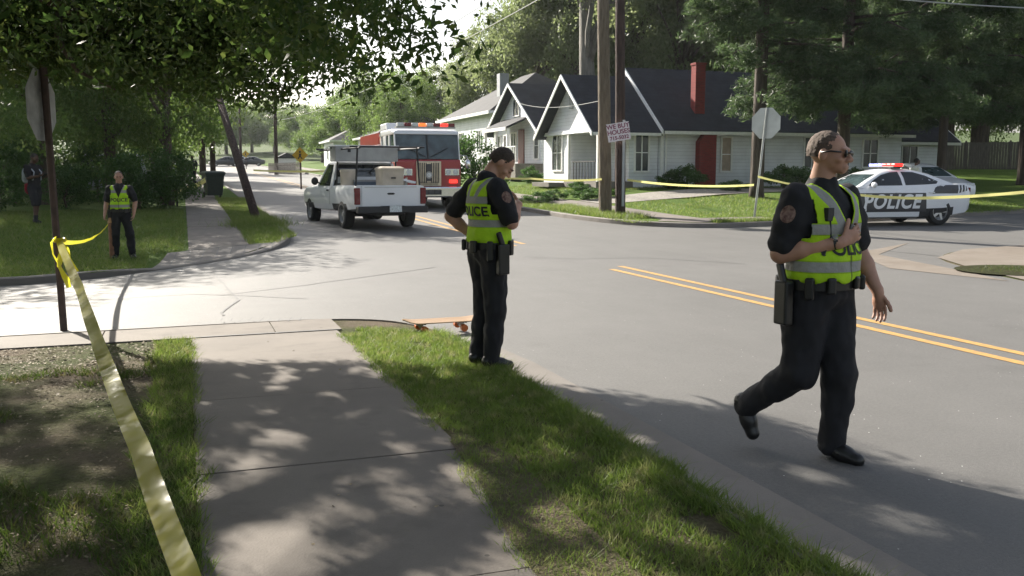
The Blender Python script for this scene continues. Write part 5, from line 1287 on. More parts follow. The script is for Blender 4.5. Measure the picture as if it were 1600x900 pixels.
for sx in (-1, 1): MB().prism([(-2.9, 1.79), (-2.9, 2.68), (-2.4, 2.68), (-2.4, 1.79)], sx * (W2 - .058), sx * (W2 - .022), 'x').build('side_panel', M_VWHITE, fe)
MB().prism([(-.385, 1.80), (-.62, 2.68), (-.60, 2.68), (-.365, 1.80)], -.03, .03).build('windscreen_divider', M_BLK, fe)
for sx in (-1, 1):
    m = MB(); m.tube([(sx * .1, -.37, 1.88), (sx * .75, -.47, 2.2)], .014, 6); m.build('wiper', M_BLK, fe)
# grille
gr = rbox(-.46, .46, -.36, -.29, .82, 1.72).build('grille', mat('bronze_trim', (.55, .47, .36), .3, .7), fe, bevel=.02)
mb = MB()
for i in range(5): mb.box((-.36 + i * .065 * 1.0, -.283, 1.30), (.034, .012, .72)); mb.box((.36 - i * .065, -.283, 1.30), (.034, .012, .72))
for i in range(4): mb.box((0, -.282, .86 + i * .035), (.7, .012, .016))
mb.build('grille_opening', M_BLK, gr); rbox(-.08, .08, -.288, -.276, 1.0, 1.62).build('grille_panel', M_GREYP, gr)
MB().cyl((0, -.30, 1.22), (0, -.245, 1.22), .13).build('emblem', M_ALU, gr); MB().cyl((0, -.247, 1.22), (0, -.24, 1.22), .08).build('emblem_disc', M_HEAD, gr)
bp = rbox(-W2 - .02, W2 + .02, -.30, .14, .42, .80).build('front_bumper', M_CHROME, fe, bevel=.05, bseg=3)
rbox(-.36, .36, .138, .146, .52, .70).build('bumper_grille', M_BLK, bp)
for k in (-.22, 0, .22): rbox(k - .09, k + .09, .145, .152, .54, .68).build('speaker', M_GREYP, bp)
for sx in (-1, 1):
    hb = rbox(min(sx * .60, sx * 1.14), max(sx * .60, sx * 1.14), -.36, -.30, 1.20, 1.45).build('headlight', M_CHROME, fe, bevel=.02)
    for k in (.73, 1.0): MB().cyl((sx * k, -.31, 1.325), (sx * k, -.285, 1.325), .095).build('lamp', M_HEAD, hb)
    MB().box((sx * .92, -.33, .99), (.30, .06, .13)).build('warning_light', M_LRED if sx < 0 else M_TAIL, fe, bevel=.02)
    m = MB(); m.tube([(sx * 1.20, -.5, 1.95), (sx * 1.42, -.3, 1.9), (sx * 1.46, -.28, 1.75)], .02, 6); m.ell((sx * 1.46, -.27, 1.62), (.11, .07, .17)); m.build('wing_mirror', M_CHROME, fe, smooth=True)
lb = rbox(-1.1, 1.1, -1.0, -.68, 2.915, 2.97).build('light_bar', M_ALU, fe)
for k in range(8):
    rbox(-1.08 + k * .27, -.84 + k * .27, -1.0, -.68, 2.972, 3.10).build('beacon', (M_LRED if k in (1,) else M_TAIL if k % 2 == 0 else M_HEAD) if k != 4 else M_LORANGE, lb, bevel=.02)
MB().prism([(-3.46, .55), (-3.46, 2.42), (-8.6, 2.42), (-8.6, .55)], -W2, W2, 'x').build('rear_body', M_VRED, fe, bevel=.04)
mb = MB(); mb.box((0, -6.0, 2.58), (1.9, 4.6, .3)); mb.build('hose_bed', M_HOSE, fe)
for sx in (-1, 1):
    rbox(sx * (W2 - .02) - .02, sx * (W2 - .02) + .02, -8.4, -3.7, 2.4, 2.85).build('hose_bed_rail', M_VRED, fe)
    for k in range(3): rbox(sx * (W2 + .004) - .006, sx * (W2 + .004) + .006, -5.2 - k * 1.6, -3.8 - k * 1.6, 1.0, 2.2).build('locker_door', M_ALU, fe)
    for yy in (-1.55, -6.2): wheel(fe, sx * (W2 - .2), yy, .52, .34, sx, M_CHROME, 0)
    MB().box((sx * (W2 + .01), -2.6, 1.35), (.02, .2, .05)).build('door_handle', M_CHROME, fe)
rbox(-W2, W2, -8.5, -.4, .45, .58).build('chassis', M_BLK, fe)
# ------------------------------------------------------------ people
def skin_m(name, c): 
    m = mat(name, c, .5, var=.10, scale=14); b = m.node_tree.nodes['Principled BSDF']; b.inputs['Subsurface Weight'].default_value = .12; b.inputs['Subsurface Radius'].default_value = (.01, .004, .002); return m
M_SKIN = skin_m('fair_skin', (0.44, 0.24, 0.165)); M_SKIN_D = skin_m('brown_skin', (0.10, 0.05, 0.032))
M_NAVY = mat('black_uniform', (0.012, 0.012, 0.015), .85, var=.25, scale=7, bump=.25, bscale=350)
M_LEATHER = mat('black_leather', (0.012, 0.012, 0.012), .35, var=.2)
M_HAIRD = mat('dark_brown_hair', (0.05, 0.034, 0.024), .7, var=.4, scale=90, bump=.6, bscale=200)
M_HAIRG = mat('cropped_greying_hair', (0.10, 0.068, 0.05), .75, var=.35, scale=120, bump=.5, bscale=260)
M_HAIRB = mat('black_hair', (0.012, 0.010, 0.009), .7, var=.3, scale=90)
M_LETTER = mat('black_lettering', (0.02, 0.02, 0.02), .7)
M_PATCH = mat('maroon_patch', (0.12, 0.03, 0.03), .7, var=.5, scale=45, col2=(.26, .17, .13))
def vest_mat(name, z1, z2, strap=True):
    m = bpy.data.materials.new(name); n, b = nodes_of(m)
    P = N(n, 'ShaderNodeTexCoord').outputs['Object']; sx = N(n, 'ShaderNodeSeparateXYZ'); n.links.new(P, sx.inputs[0]); X, Y, Z = sx.outputs
    def bandz(c, h): return mth(n, 'LESS_THAN', mth(n, 'ABSOLUTE', mth(n, 'SUBTRACT', Z, c)), h)
    f = mth(n, 'MAXIMUM', bandz(z1, .027), bandz(z2, .027))
    ax = mth(n, 'ABSOLUTE', X)
    dg = mth(n, 'SUBTRACT', ax, mth(n, 'MULTIPLY_ADD', mth(n, 'SUBTRACT', Z, z1), .42, .045))
    f2 = mth(n, 'MULTIPLY', mth(n, 'LESS_THAN', mth(n, 'ABSOLUTE', dg), .027), mth(n, 'GREATER_THAN', Z, z1))
    f = mth(n, 'MAXIMUM', f, f2)
    # dark edging beside the silver
    e = mth(n, 'MAXIMUM', bandz(z1, .033), bandz(z2, .033))
    fold = nzf(n, P, 9, 4, .3, .7)
    lime = mixc(n, fold, (0.62, 0.92, 0.02), (0.48, 0.80, 0.015))
    c = mixc(n, mth(n, 'MULTIPLY', e, .5), lime, (.12, .2, .02)); c = mixc(n, f, c, (0.30, 0.30, 0.28))
    zp = mth(n, 'MULTIPLY', mth(n, 'LESS_THAN', ax, .006), mth(n, 'LESS_THAN', Y, 0)); c = mixc(n, mth(n, 'MULTIPLY', zp, .7), c, (.05, .07, .02))
    n.links.new(c, b.inputs['Base Color']); b.inputs['Roughness'].default_value = .7
    tr = N(n, 'ShaderNodeBsdfTranslucent'); n.links.new(c, tr.inputs[0]); mx = N(n, 'ShaderNodeMixShader'); n.links.new(mth(n, 'MULTIPLY_ADD', f, -.25, .25), mx.inputs[0])
    n.links.new(b.outputs[0], mx.inputs[1]); n.links.new(tr.outputs[0], mx.inputs[2]); n.links.new(mx.outputs[0], n.nodes['Material Output'].inputs[0])
    bumpn(n, b, nzf(n, P, 12, 4, .25, .75), .5, .02); return m
class SDF:
    """soft union of ellipsoids and tapered capsules"""
    def __init__(s, k=.02): s.P = []; s.k = k
    def ell(s, c, r, rot=None, seg=0, k=None): s.P.append(('e', np.array(c), np.array(r), None if rot is None else np.array((rot if isinstance(rot, Matrix) else rot.to_matrix())), s.k if k is None else k)); return s
    def caps(s, p0, r0, p1, r1, seg=0, k=None): s.P.append(('c', np.array(p0), np.array(p1), (r0, r1), s.k if k is None else k)); return s
    def tube(s, pts, rad, seg=0): 
        rad = rad if isinstance(rad, (list, tuple)) else [rad] * len(pts)
        for a, b, u, v in zip(pts, pts[1:], rad, rad[1:]): s.caps(a, u, b, v)
        return s
    def surface(s, vox):
        lo = np.full(3, 1e9); hi = -lo
        for q in s.P:
            pts = [(q[1], max(q[2]))] if q[0] == 'e' else [(q[1], q[3][0]), (q[2], q[3][1])]
            for c, r in pts: lo = np.minimum(lo, c - r); hi = np.maximum(hi, c + r)
        lo = lo - 5 * vox - .02; n = np.ceil((hi - lo + 5 * vox + .02) / vox).astype(int); G = np.full(n, .05, np.float32)
        for q in s.P:
            pts = [(q[1], max(q[2]))] if q[0] == 'e' else [(q[1], q[3][0]), (q[2], q[3][1])]
            pad = q[4] + 3 * vox
            a = np.maximum(0, np.floor((min_([c - r for c, r in pts]) - pad - lo) / vox).astype(int)); b = np.minimum(n, np.ceil((max_([c + r for c, r in pts]) + pad - lo) / vox).astype(int) + 1)
            g = np.meshgrid(*[lo[i] + vox * np.arange(a[i], b[i]) for i in range(3)], indexing='ij'); X = np.stack(g, -1).astype(np.float32)
            if q[0] == 'e':
                D = X - q[1]
                if q[3] is not None: D = D @ q[3]
                k0 = np.linalg.norm(D / q[2], axis=-1); k1 = np.linalg.norm(D / q[2] ** 2, axis=-1); d = k0 * (k0 - 1) / np.maximum(k1, 1e-6)
            else:
                ba = q[2] - q[1]; L2 = max(ba @ ba, 1e-9); h = np.clip(((X - q[1]) @ ba) / L2, 0, 1); d = np.linalg.norm(X - q[1] - h[..., None] * ba, axis=-1) - (q[3][0] + (q[3][1] - q[3][0]) * h)
            S = G[a[0]:b[0], a[1]:b[1], a[2]:b[2]]; k = q[4]
            hh = np.maximum(k - np.abs(S - d), 0) / k; S[...] = np.minimum(S, d) - hh * hh * k * .25
        # naive surface nets
        ins = G < 0; c = [G[i:n[0] - 1 + i, j:n[1] - 1 + j, k:n[2] - 1 + k] for i in (0, 1) for j in (0, 1) for k in (0, 1)]
        sm = sum((v < 0).astype(np.int8) for v in c); act = (sm > 0) & (sm < 8); I = np.argwhere(act); val = np.stack([v[act] for v in c], 1)
        acc = np.zeros((len(I), 3)); cnt = np.zeros(len(I)); off = np.array([(i, j, k) for i in (0, 1) for j in (0, 1) for k in (0, 1)], float)
        for e0 in range(8):
            for bit in (1, 2, 4):
                e1 = e0 | bit
                if e1 == e0: continue
                v0, v1 = val[:, e0], val[:, e1]; cr = (v0 < 0) != (v1 < 0); t = np.where(cr, v0 / np.where(cr, v0 - v1, 1), 0)
                acc += np.where(cr[:, None], off[e0] + (off[e1] - off[e0]) * t[:, None], 0); cnt += cr
        V = lo + vox * (I + acc / cnt[:, None]); idx = np.full(act.shape, -1, np.int32); idx[act] = np.arange(len(I)); F = []
        for ax in range(3):
            sl0 = [slice(None)] * 3; sl1 = [slice(None)] * 3; sl0[ax] = slice(0, -1); sl1[ax] = slice(1, None)
            A = ins[tuple(sl0)]; B = ins[tuple(sl1)]; E = np.argwhere(A != B); u, w_ = (ax + 1) % 3, (ax + 2) % 3
            fl = A[tuple(E.T)]; quad = []
            for du, dw in ((0, 0), (1, 0), (1, 1), (0, 1)):
                Q = E.copy(); Q[:, u] -= du; Q[:, w_] -= dw; quad.append(idx[tuple(Q.T)])
            quad = np.stack(quad, 1); quad[~fl] = quad[~fl][:, ::-1]; F.append(quad)
        return V, np.concatenate(F)
min_ = lambda L: np.min(np.array(L), 0)
max_ = lambda L: np.max(np.array(L), 0)
def remesh(mb, name, vox, sm, mats, par, wr=0.0, wsc=(9, 9, 3), seed=0, keepf=None, solid=0.0):
    V, F = mb.surface(vox)
    m2 = bpy.data.meshes.new(name); m2.vertices.add(len(V)); m2.vertices.foreach_set('co', V.astype(np.float32).ravel()); m2.loops.add(F.size); m2.loops.foreach_set('vertex_index', F.astype(np.int32).ravel())
    m2.polygons.add(len(F)); m2.polygons.foreach_set('loop_start', np.arange(len(F), dtype=np.int32) * 4); m2.polygons.foreach_set('loop_total', np.full(len(F), 4, np.int32)); m2.update()
    if wr:
        nr = np.zeros(len(V) * 3, np.float32); m2.vertices.foreach_get('normal', nr); nr = nr.reshape(-1, 3); D = np.empty(len(V))
        for i, c in enumerate(V):
            D[i] = noise.noise(Vector((c[0] * wsc[0], c[1] * wsc[1], c[2] * wsc[2] + seed))) + .5 * noise.noise(Vector((c[0] * wsc[0] * 2.3, c[1] * wsc[1] * 2.3, c[2] * wsc[2] * 2.3 + seed + 9)))
        m2.vertices.foreach_set('co', (V + nr * (wr * D)[:, None]).astype(np.float32).ravel()); m2.update()
    if keepf:
        bm = bmesh.new(); bm.from_mesh(m2); bmesh.ops.delete(bm, geom=[f for f in bm.faces if not keepf(f.calc_center_median())], context='FACES')
        for _ in range(3):
            bv = [v for v in bm.verts if v.is_boundary]
            new = {v: v.co.lerp(sum((e.other_vert(v).co for e in v.link_edges if e.is_boundary), Vector()) / max(1, sum(e.is_boundary for e in v.link_edges)), .5) for v in bv}
            for v, q in new.items(): v.co = q
        bm.to_mesh(m2); bm.free()
    o = link_mesh(name, m2, mats, par, smooth=True)
    if solid:
        k = o.modifiers.new('k', 'SOLIDIFY'); k.thickness = solid; k.offset = -1; bpy.context.view_layer.update(); bake(o); o.data.polygons.foreach_set('use_smooth', [True] * len(o.data.polygons))
    return o
def hand_pieces(m, Wp, d, pn, side, curl, k=1.0):
    d = Vector(d).normalized(); pn = Vector(pn); pn = (pn - d * pn.dot(d)).normalized(); s = d.cross(pn).normalized() * side   # s points to the thumb side
    Wp = Vector(Wp)
    q = Matrix((s, d, pn)).transposed()
    m.ell(Wp + d * .052 * k, (.041 * k, .055 * k, .016 * k), q.to_quaternion(), 12, k=.012); m.caps(Wp - d * .02, .027 * k, Wp + d * .03 * k, .024 * k, 10)
    for j, (off, L) in enumerate(((.031, .074), (.0105, .082), (-.0105, .076), (-.031, .060))):
        p = Wp + d * .088 * k + s * off * k; dr = (d + s * off * .5).normalized(); r = .0092 * k
        for b, seg in enumerate((.45, .31, .24)):
            a = curl * (.8 + .1 * j) * (.7 if b == 0 else 1.0)
            dr = (Quaternion(s, a if True else 0) @ dr) if False else (dr * math.cos(a) + (pn - dr * pn.dot(dr)).normalized() * math.sin(a)).normalized()
            e = p + dr * L * seg * k; m.caps(p, r, e, r * .9, 8, k=.003); p = e; r *= .92
    p = Wp + d * .03 * k + s * .03 * k; dr = (d * .75 + s * .6 + pn * .25).normalized()
    for L in (.036, .03, .024):
        e = p + dr * L * k; m.caps(p, .0115 * k, e, .0105 * k, 8, k=.006); p = e; dr = (dr + pn * .35 * min(1, curl * 1.5) + d * .2).normalized()
def person(loc, heading, J, opt, label, scale=1.0, group=None, rz=None):
    opt.setdefault('hs', 1.03)
    """J: joints in the figure's own frame (facing -Y, its left is +X); heading in camera axes (right, away)"""
    hx = heading[0] * math.cos(YAW) + heading[1] * math.sin(YAW); hy = -heading[0] * math.sin(YAW) + heading[1] * math.cos(YAW)
    root = empty('person', loc, math.atan2(hx, -hy), label, 'person', group); root.scale = (scale,) * 3
    vox = opt.get('vox', .006); B = opt.get('bulk', 1.0); sd = opt.get('seed', 1)
    V = lambda k: Vector(J[k])
    dfl = {'neck': (0, .02, 1.50), 'head': (0, 0, 1.60), 'pel': (0, 0, .95), 'chest': (0, .0, 1.32), 'belly': (0, -.015, 1.12)}
    for k, v in dfl.items(): J.setdefault(k, v)
    hq = Quaternion((0, 0, 1), J.get('yaw', 0)) @ Quaternion((1, 0, 0), J.get('nod', 0)) @ Quaternion((0, 1, 0), J.get('roll', 0)); piv = V('head')
    hp = lambda p: piv + hq @ ((Vector(p) - Vector((0, 0, 1.60))) * opt['hs'])
    m = SDF(.014)
    hs = [((0, .014, 1.722), (.077, .097, .092)), ((0, -.012, 1.682), (.069, .082, .075)), ((0, -.03, 1.652), (.056, .066, .055)), ((0, -.072, 1.617), (.030, .024, .022)), ((0, -.083, 1.724), (.050, .018, .013)), ((0, -.094, 1.636), (.024, .009, .008)), ((0, -.092, 1.627), (.020, .009, .007))]
    for c, r in hs: m.ell(hp(c), r, hq, 20)
    m.caps(hp((0, -.092, 1.706)), .0095, hp((0, -.113, 1.672)), .0135, 10)
    for sx in (-1, 1):
        m.ell(hp((sx * .014, -.102, 1.668)), (.011, .012, .009), hq, 10); m.ell(hp((sx * .080, .012, 1.688)), (.010, .021, .032), hq, 10); m.ell(hp((sx * .045, -.066, 1.672)), (.022, .022, .018), hq, 10)
        m.ell(hp((sx * .032, -.085, 1.703)), (.014, .010, .008), hq, 10)
    m.caps(V('neck'), .066 * B, hp((0, .02, 1.63)), .058, 14)
    m.ell(V('chest'), (.155 * B, .10 * B, .20), None, 20); m.ell(V('belly'), (.14 * B, .105 * B, .16), None, 20); m.ell(V('pel'), (.145, .10, .11), None, 20); m.caps((-.15, 0, 1.45), .05, (.15, 0, 1.45), .05)
    for s in 'RL':
        m.caps(V('sh' + s), .052 * B, V('el' + s), .043 * B); m.caps(V('el' + s), .044 * B, V('el' + s).lerp(V('wr' + s), .35), .044 * B); m.caps(V('el' + s).lerp(V('wr' + s), .35), .044 * B, V('wr' + s), .029)
        hd = J['hd' + s]; hand_pieces(m, J['wr' + s], hd[0], hd[1], hd[3] if len(hd) > 3 else (1 if s == 'R' else -1), hd[2])
        m.caps(V('hip' + s), .08, V('kn' + s), .056); m.caps(V('kn' + s), .054, V('an' + s), .036)
        a = V('an' + s); t = V('toe' + s); m.caps(a, .036, a.lerp(t, .3), .028)
    body = remesh(m, 'body', vox * .85, 2, opt.get('skin', M_SKIN), root)
    # trousers
    m = SDF(.035); m.ell(V('pel'), (.170 * B, .128 * B, .115), None, 20); m.ell(V('pel') + Vector((0, 0, .06)), (.168 * B, .13 * B, .06), None, 20)
    short = opt.get('shorts', False)
    for s in 'RL':
        h, k_, a = V('hip' + s), V('kn' + s), V('an' + s)
        if short: m.caps(h, .105, h.lerp(k_, .95), .088)
        else:
            m.caps(h, .108 * B, k_, .080 * B); m.caps(k_, .079 * B, k_.lerp(a, .45), .080); m.caps(k_.lerp(a, .45), .080, a + (a - k_).normalized() * .015, .070)
    remesh(m, 'trousers', vox, 5, opt.get('trouser_m', M_NAVY), root, .015, (9, 9, 6.5), sd)
    for s in 'RL':   # shoes
        a = V('an' + s); t = V('toe' + s); d = (t - a); sh = (V('kn' + s) - a).normalized(); fl = (d - sh * sh.dot(d)).normalized() if d.z < -.1 or True else d; fl = (fl * .85 + d.normalized() * .15).normalized(); up = (sh - fl * sh.dot(fl)).normalized()
        m = SDF(.02); m.caps(a, .052, a + sh * .10, .052); m.caps(a - up * .03 - fl * .03, .050, a - up * .040 + fl * .09, .048); m.caps(a - up * .045 + fl * .08, .046, a - up * .05 + fl * .165, .040)
        mm = remesh(m, 'shoe', vox, 4, opt.get('shoe_m', M_LEATHER), root)
    # shirt
    def torso(m, g):
        m.ell(V('chest'), ((.178 + g) * B, (.122 + g) * B, .205 + g), None, 22); m.ell(V('belly'), ((.163 + g) * B, (.130 + g) * B, .165 + g), None, 22); m.ell((0, -.01, 1.04), ((.165 + g) * B, (.128 + g) * B, .10), None, 22)
        m.caps((-.135 * B, .01, 1.435), .070 + g, (.135 * B, .01, 1.435), .070 + g, 16)
    m = SDF(.04); torso(m, 0); m.caps(V('neck') - Vector((0, 0, .03)), .088 * B, V('neck') + Vector((0, -.005, .025)), .073 * B, 16)
    for s in 'RL':
        e = V('sh' + s).lerp(V('el' + s), opt.get('sleeve', .80)); m.caps(V('sh' + s), .076 * B, V('sh' + s).lerp(e, .5), .072 * B, 16); m.caps(V('sh' + s).lerp(e, .5), .072 * B, e, .068 * B, 16)
    shirt = remesh(m, 'shirt', vox, 4, opt.get('shirt_m', M_NAVY), root, .012, (9, 9, 9), sd + 3)
    if opt.get('vest'):
        z1, z2, zt, txt_side = opt['vest']; m = SDF(.04); torso(m, .022)
        def kf(c):
            if c.z < opt.get('vest_bottom', 1.0) + .012 * math.sin(c.x * 40): return False
            if abs(c.x) > .172 * B and 1.25 < c.z: return False
            if abs(c.x) > .152 * B and c.z > 1.33 and c.z < 1.46: return False
            if (c.x / .085) ** 2 + ((c.y - .01) / .085) ** 2 < 1 and c.z > 1.4: return False
            if c.y < 0 and c.z > 1.27 and abs(c.x) < (c.z - 1.27) * .40: return False
            return True
        vs = remesh(m, 'safety_vest', vox, 3, vest_mat('safety_vest_%d' % sd, z1, z2), root, .010, (8, 8, 8), sd + 5, kf, .005)
        bv2 = bvh_of(vs)
        for side in txt_side:
            me = font_mesh('POLICE', .098 if side < 0 else .105, 0, space=1.05, bold=.003)
            conform(me, bv2, (0, side * .4, zt), (-side, 0, 0), (0, 0, 1), (0, -side, 0), .004, M_LETTER, 'lettering', vs)
    # head wear and hair
    hair = opt.get('hair', M_HAIRD)
    m = SDF(.02); m.ell(hp((0, .023, 1.726)), (.080, .099, .094), hq, 22); m.ell(hp((0, .04, 1.69)), (.075, .080, .080), hq, 22)
    iq = hq.inverted(); lowb = opt.get('hairlow', 1.655)
    def hk(c):
        p = iq @ (c - piv) + Vector((0, 0, 1.60))
        if p.y < -.055 and p.z < 1.785 - (p.y + .055) * 0.0: return False
        if p.y < .0 and p.z < 1.735 and not (abs(p.x) > .06 and p.z > 1.70 and p.y > -.03): return False
        if p.y < .035 and p.z < 1.70: return False
        return p.z > lowb
    remesh(m, 'hair', min(vox, .006), 2, hair, root, .0035, (60, 60, 60), sd, hk)
    if opt.get('glasses'):
        m = MB()
        for sx in (-1, 1):
            m.ell(hp((sx * .034, -.095, 1.703)), (.033, .010, .021), hq @ Quaternion((0, 0, 1), sx * -.28), 14)
            m.tube([hp((sx * .066, -.08, 1.71)), hp((sx * .083, -.03, 1.712)), hp((sx * .086, .02, 1.702))], .005, 6)
        m.tube([hp((-.03, -.107, 1.708)), hp((.03, -.107, 1.708))], .005, 6); m.build('sunglasses', M_LEATHER, root, smooth=True)
    else:
        for sx in (-1, 1):
            m = MB(); m.ell(hp((sx * .031, -.092, 1.700)), (.012, .007, .006), hq, 10); m.build('eye', M_LETTER, root, smooth=True)
        m = MB()
        for sx in (-1, 1): m.tube([hp((sx * .014, -.101, 1.722)), hp((sx * .034, -.099, 1.727)), hp((sx * .052, -.088, 1.720))], .0042, 6)
        m.build('eyebrow', hair, root)
    if opt.get('cap'):
        m = SDF(.01); m.ell(hp((0, .012, 1.752)), (.092, .112, .082), hq, 20); m.ell(hp((0, -.12, 1.752)), (.07, .07, .008), hq, 14); remesh(m, 'cap', .007, 3, opt['cap'], root)
    if opt.get('belt'):
        cz = 1.0; m = MB(); rg = []
        for k in range(40):
            a = 2 * math.pi * k / 40; c, s_ = math.cos(a), math.sin(a)
            rg.append([((.176 * B + o) * c, (.138 * B + o) * s_ - .005, cz + z) for o, z in ((0, -.028), (.012, -.028), (.012, .028), (0, .028))])
        m.loft(rg + [rg[0]], cap=False); bt = m.build('duty_belt', M_LEATHER, root, auto=40)
        for a, sz in opt['belt']:
            a = R(a); p = Vector(((.19 * B + sz[1] / 2) * math.cos(a), (.15 * B + sz[1] / 2) * math.sin(a), cz - sz[2] * .5 + .045)); MB().box(p, sz, Matrix.Rotation(a + math.pi / 2, 3, 'Z')).build('pouch', M_LEATHER, bt, bevel=.012)
        a = R(opt.get('holster', 180)); p = Vector((.215 * B * math.cos(a), .17 * B * math.sin(a), cz))
        m = MB(); m.box(p + Vector((0, 0, -.10)), (.06, .10, .24), Matrix.Rotation(a, 3, 'Z')); m.box(p + Vector((0, .02, .06)), (.03, .045, .12), Matrix.Rotation(a, 3, 'Z') @ Matrix.Rotation(.35, 3, 'X')); m.build('holster', M_LEATHER, bt, bevel=.012)
    if opt.get('patch'):
        for s in opt['patch']:
            sh, e = V('sh' + s), V('el' + s); bv3 = bvh_of(shirt); ax = (e - sh).normalized(); out = Vector((-1 if s == 'R' else 1, opt.get('patch_y', 0.0), .15)); out = (out - ax * out.dot(ax)).normalized(); u = ax.cross(out)
            pm = rect_mesh([(.040 * math.cos(k * .3142), .048 * math.sin(k * .3142)) for k in range(20)], 6); conform(pm, bv3, sh.lerp(e, .30) + out * .05, tuple(u), tuple(-ax), tuple(-out), .003, M_PATCH, 'shoulder_patch', shirt)
    if opt.get('watch'):
        s = opt['watch']; a, b = V('wr' + s), V('el' + s); d = (b - a).normalized(); p = a + d * .03; m = MB(); m.cyl(p - d * .012, p + d * .012, .036, seg=18); wt = m.build('watch', M_LEATHER, root)
        o = Vector((-.5, -.2, .8)); o = (o - d * o.dot(d)).normalized(); MB().cyl(p + o * .030, p + o * .042, .019, seg=16).build('watch_face', M_CHROME, wt)
    if opt.get('mic'):
        m = MB(); p = Vector((-.125, -.135, 1.38)); m.box(p, (.05, .03, .07), None); m.tube([p + Vector((0, -.01, -.03)), p + Vector((.01, -.01, -.12)), p + Vector((-.03, 0, -.22))], .006, 6); m.build('radio_mic', M_BLK, root, bevel=.006)
    return root, hp
POUCH = [(20, (.05, .035, .10)), (60, (.05, .035, .09)), (-50, (.09, .035, .08)), (-75, (.05, .03, .07)), (-120, (.05, .03, .09)), (110, (.06, .04, .10)), (150, (.05, .04, .16)), (-150, (.05, .04, .12))]
# officer standing by the kerb, seen from behind
x, y = gp(763, 571, True); gz = HL(x, y) - .008
J = dict(shR=(-.195, .02, 1.455), elR=(-.255, -.075, 1.185), wrR=(-.10, -.225, 1.33), hdR=((.9, -.05, .2), (.2, .9, .1), .55),
         shL=(.195, .02, 1.455), elL=(.37, .15, 1.22), wrL=(.215, .0, 1.04), hdL=((-.4, -.7, -.3), (-.8, .4, .2), .35),
         hipR=(-.09, 0, .92), knR=(-.10, -.015, .50), anR=(-.105, .03, .09), toeR=(-.13, -.14, .03), hipL=(.09, 0, .92), knL=(.085, -.015, .50), anL=(.085, .05, .09), toeL=(.10, -.12, .03),
         yaw=-R(30), nod=R(50), head=(0, -.045, 1.59), neck=(0, .01, 1.50))
offA, _ = person((x, y, gz), (.86, .51), J, dict(vox=.006, bulk=1.12, seed=1, vest=(1.365, 1.18, 1.272, (1,)), belt=POUCH, holster=180, patch='RL', hair=M_HAIRD, vest_bottom=1.0),
       'officer in lime vest standing by the kerb, back turned, head bowed, hand at the chest', .965)
# officer walking across the street, nearest
x, y = gp(1270, 715); gz = H0(x, y)
J = dict(shR=(-.20, .02, 1.455), elR=(-.265, .06, 1.165), wrR=(-.075, -.185, 1.235), hdR=((.8, -.35, .45), (.35, .9, .1), .75),
         shL=(.20, .01, 1.45), elL=(.275, -.03, 1.165), wrL=(.30, -.16, .935), hdL=((.05, -.15, -1), (-.8, -.1, .1), .35),
         hipR=(-.09, .01, .92), knR=(-.11, .03, .50), anR=(-.13, .37, .25), toeR=(-.13, .43, .085), hipL=(.09, 0, .92), knL=(.085, -.09, .50), anL=(.085, -.06, .09), toeL=(.10, -.225, .03),
         yaw=R(20), nod=R(4), head=(0, -.02, 1.60), pel=(0, .0, .95))
offB, _ = person((x, y, gz), (.56, -.83), J, dict(vox=.006, bulk=1.2, seed=2, vest=(1.30, 1.10, 1.195, (-1,)), belt=POUCH, holster=170, patch='R', glasses=True, hair=M_HAIRG, watch='R', mic=True, vest_bottom=1.02, patch_y=-.5, hairlow=1.68),
       'officer in sunglasses and lime vest striding across the street, one hand at the chest', 1.0)
# officer on the far lawn
x, y = WX(185, 18.3); gz = HL(x, y)
J = dict(shR=(-.195, .02, 1.455), elR=(-.27, .04, 1.17), wrR=(-.29, -.10, .93), hdR=((-.1, -.35, -.9), (.9, -.2, 0), .8),
         shL=(.195, .02, 1.455), elL=(.29, .06, 1.18), wrL=(.27, -.06, .93), hdL=((-.1, -.2, -.9), (-.9, -.1, 0), .5),
         hipR=(-.09, 0, .92), knR=(-.12, -.015, .50), anR=(-.14, .03, .09), toeR=(-.16, -.14, .03), hipL=(.09, 0, .92), knL=(.17, -.03, .50), anL=(.19, .03, .09), toeL=(.26, -.12, .03), yaw=R(10), nod=R(8))
person((x, y, gz), (.22, -.97), J, dict(vox=.009, bulk=1.02, seed=3, vest=(1.40, 1.10, 1.225, (-1,)), belt=POUCH[:4], hair=M_HAIRD, vest_bottom=1.04, cap=None),
       'officer in lime vest standing on the far lawn holding the tape', .94)
# stake beside the far officer
x, y = WX(169, 18.25); sk2 = empty('wooden_stake', (x, y, HL(x, y)), 0, 'short orange brown wooden stake beside the far officer\'s leg', 'stake')
MB().tube([(0, 0, -.1), (.0, 0, .70)], [.055, .055], 8).build('stake', mat('orange_wood', (.22, .10, .05), .7, var=.25), sk2); MB().cyl((0, 0, .70), (0, 0, .80), .062, .05, 10).build('stake_cap', mat('orange_cap', (.45, .25, .10), .6), sk2)
STAND = lambda **k: {**dict(shR=(-.19, .02, 1.45), elR=(-.24, .04, 1.17), wrR=(-.24, -.08, .93), hdR=((0, -.2, -1), (.9, 0, 0), .4), shL=(.19, .02, 1.45), elL=(.24, .04, 1.17), wrL=(.24, -.08, .93), hdL=((0, -.2, -1), (-.9, 0, 0), .4),
         hipR=(-.09, 0, .92), knR=(-.10, -.02, .50), anR=(-.11, .03, .09), toeR=(-.13, -.14, .03), hipL=(.09, 0, .92), knL=(.10, -.02, .50), anL=(.11, .03, .09), toeL=(.13, -.14, .03)), **k}
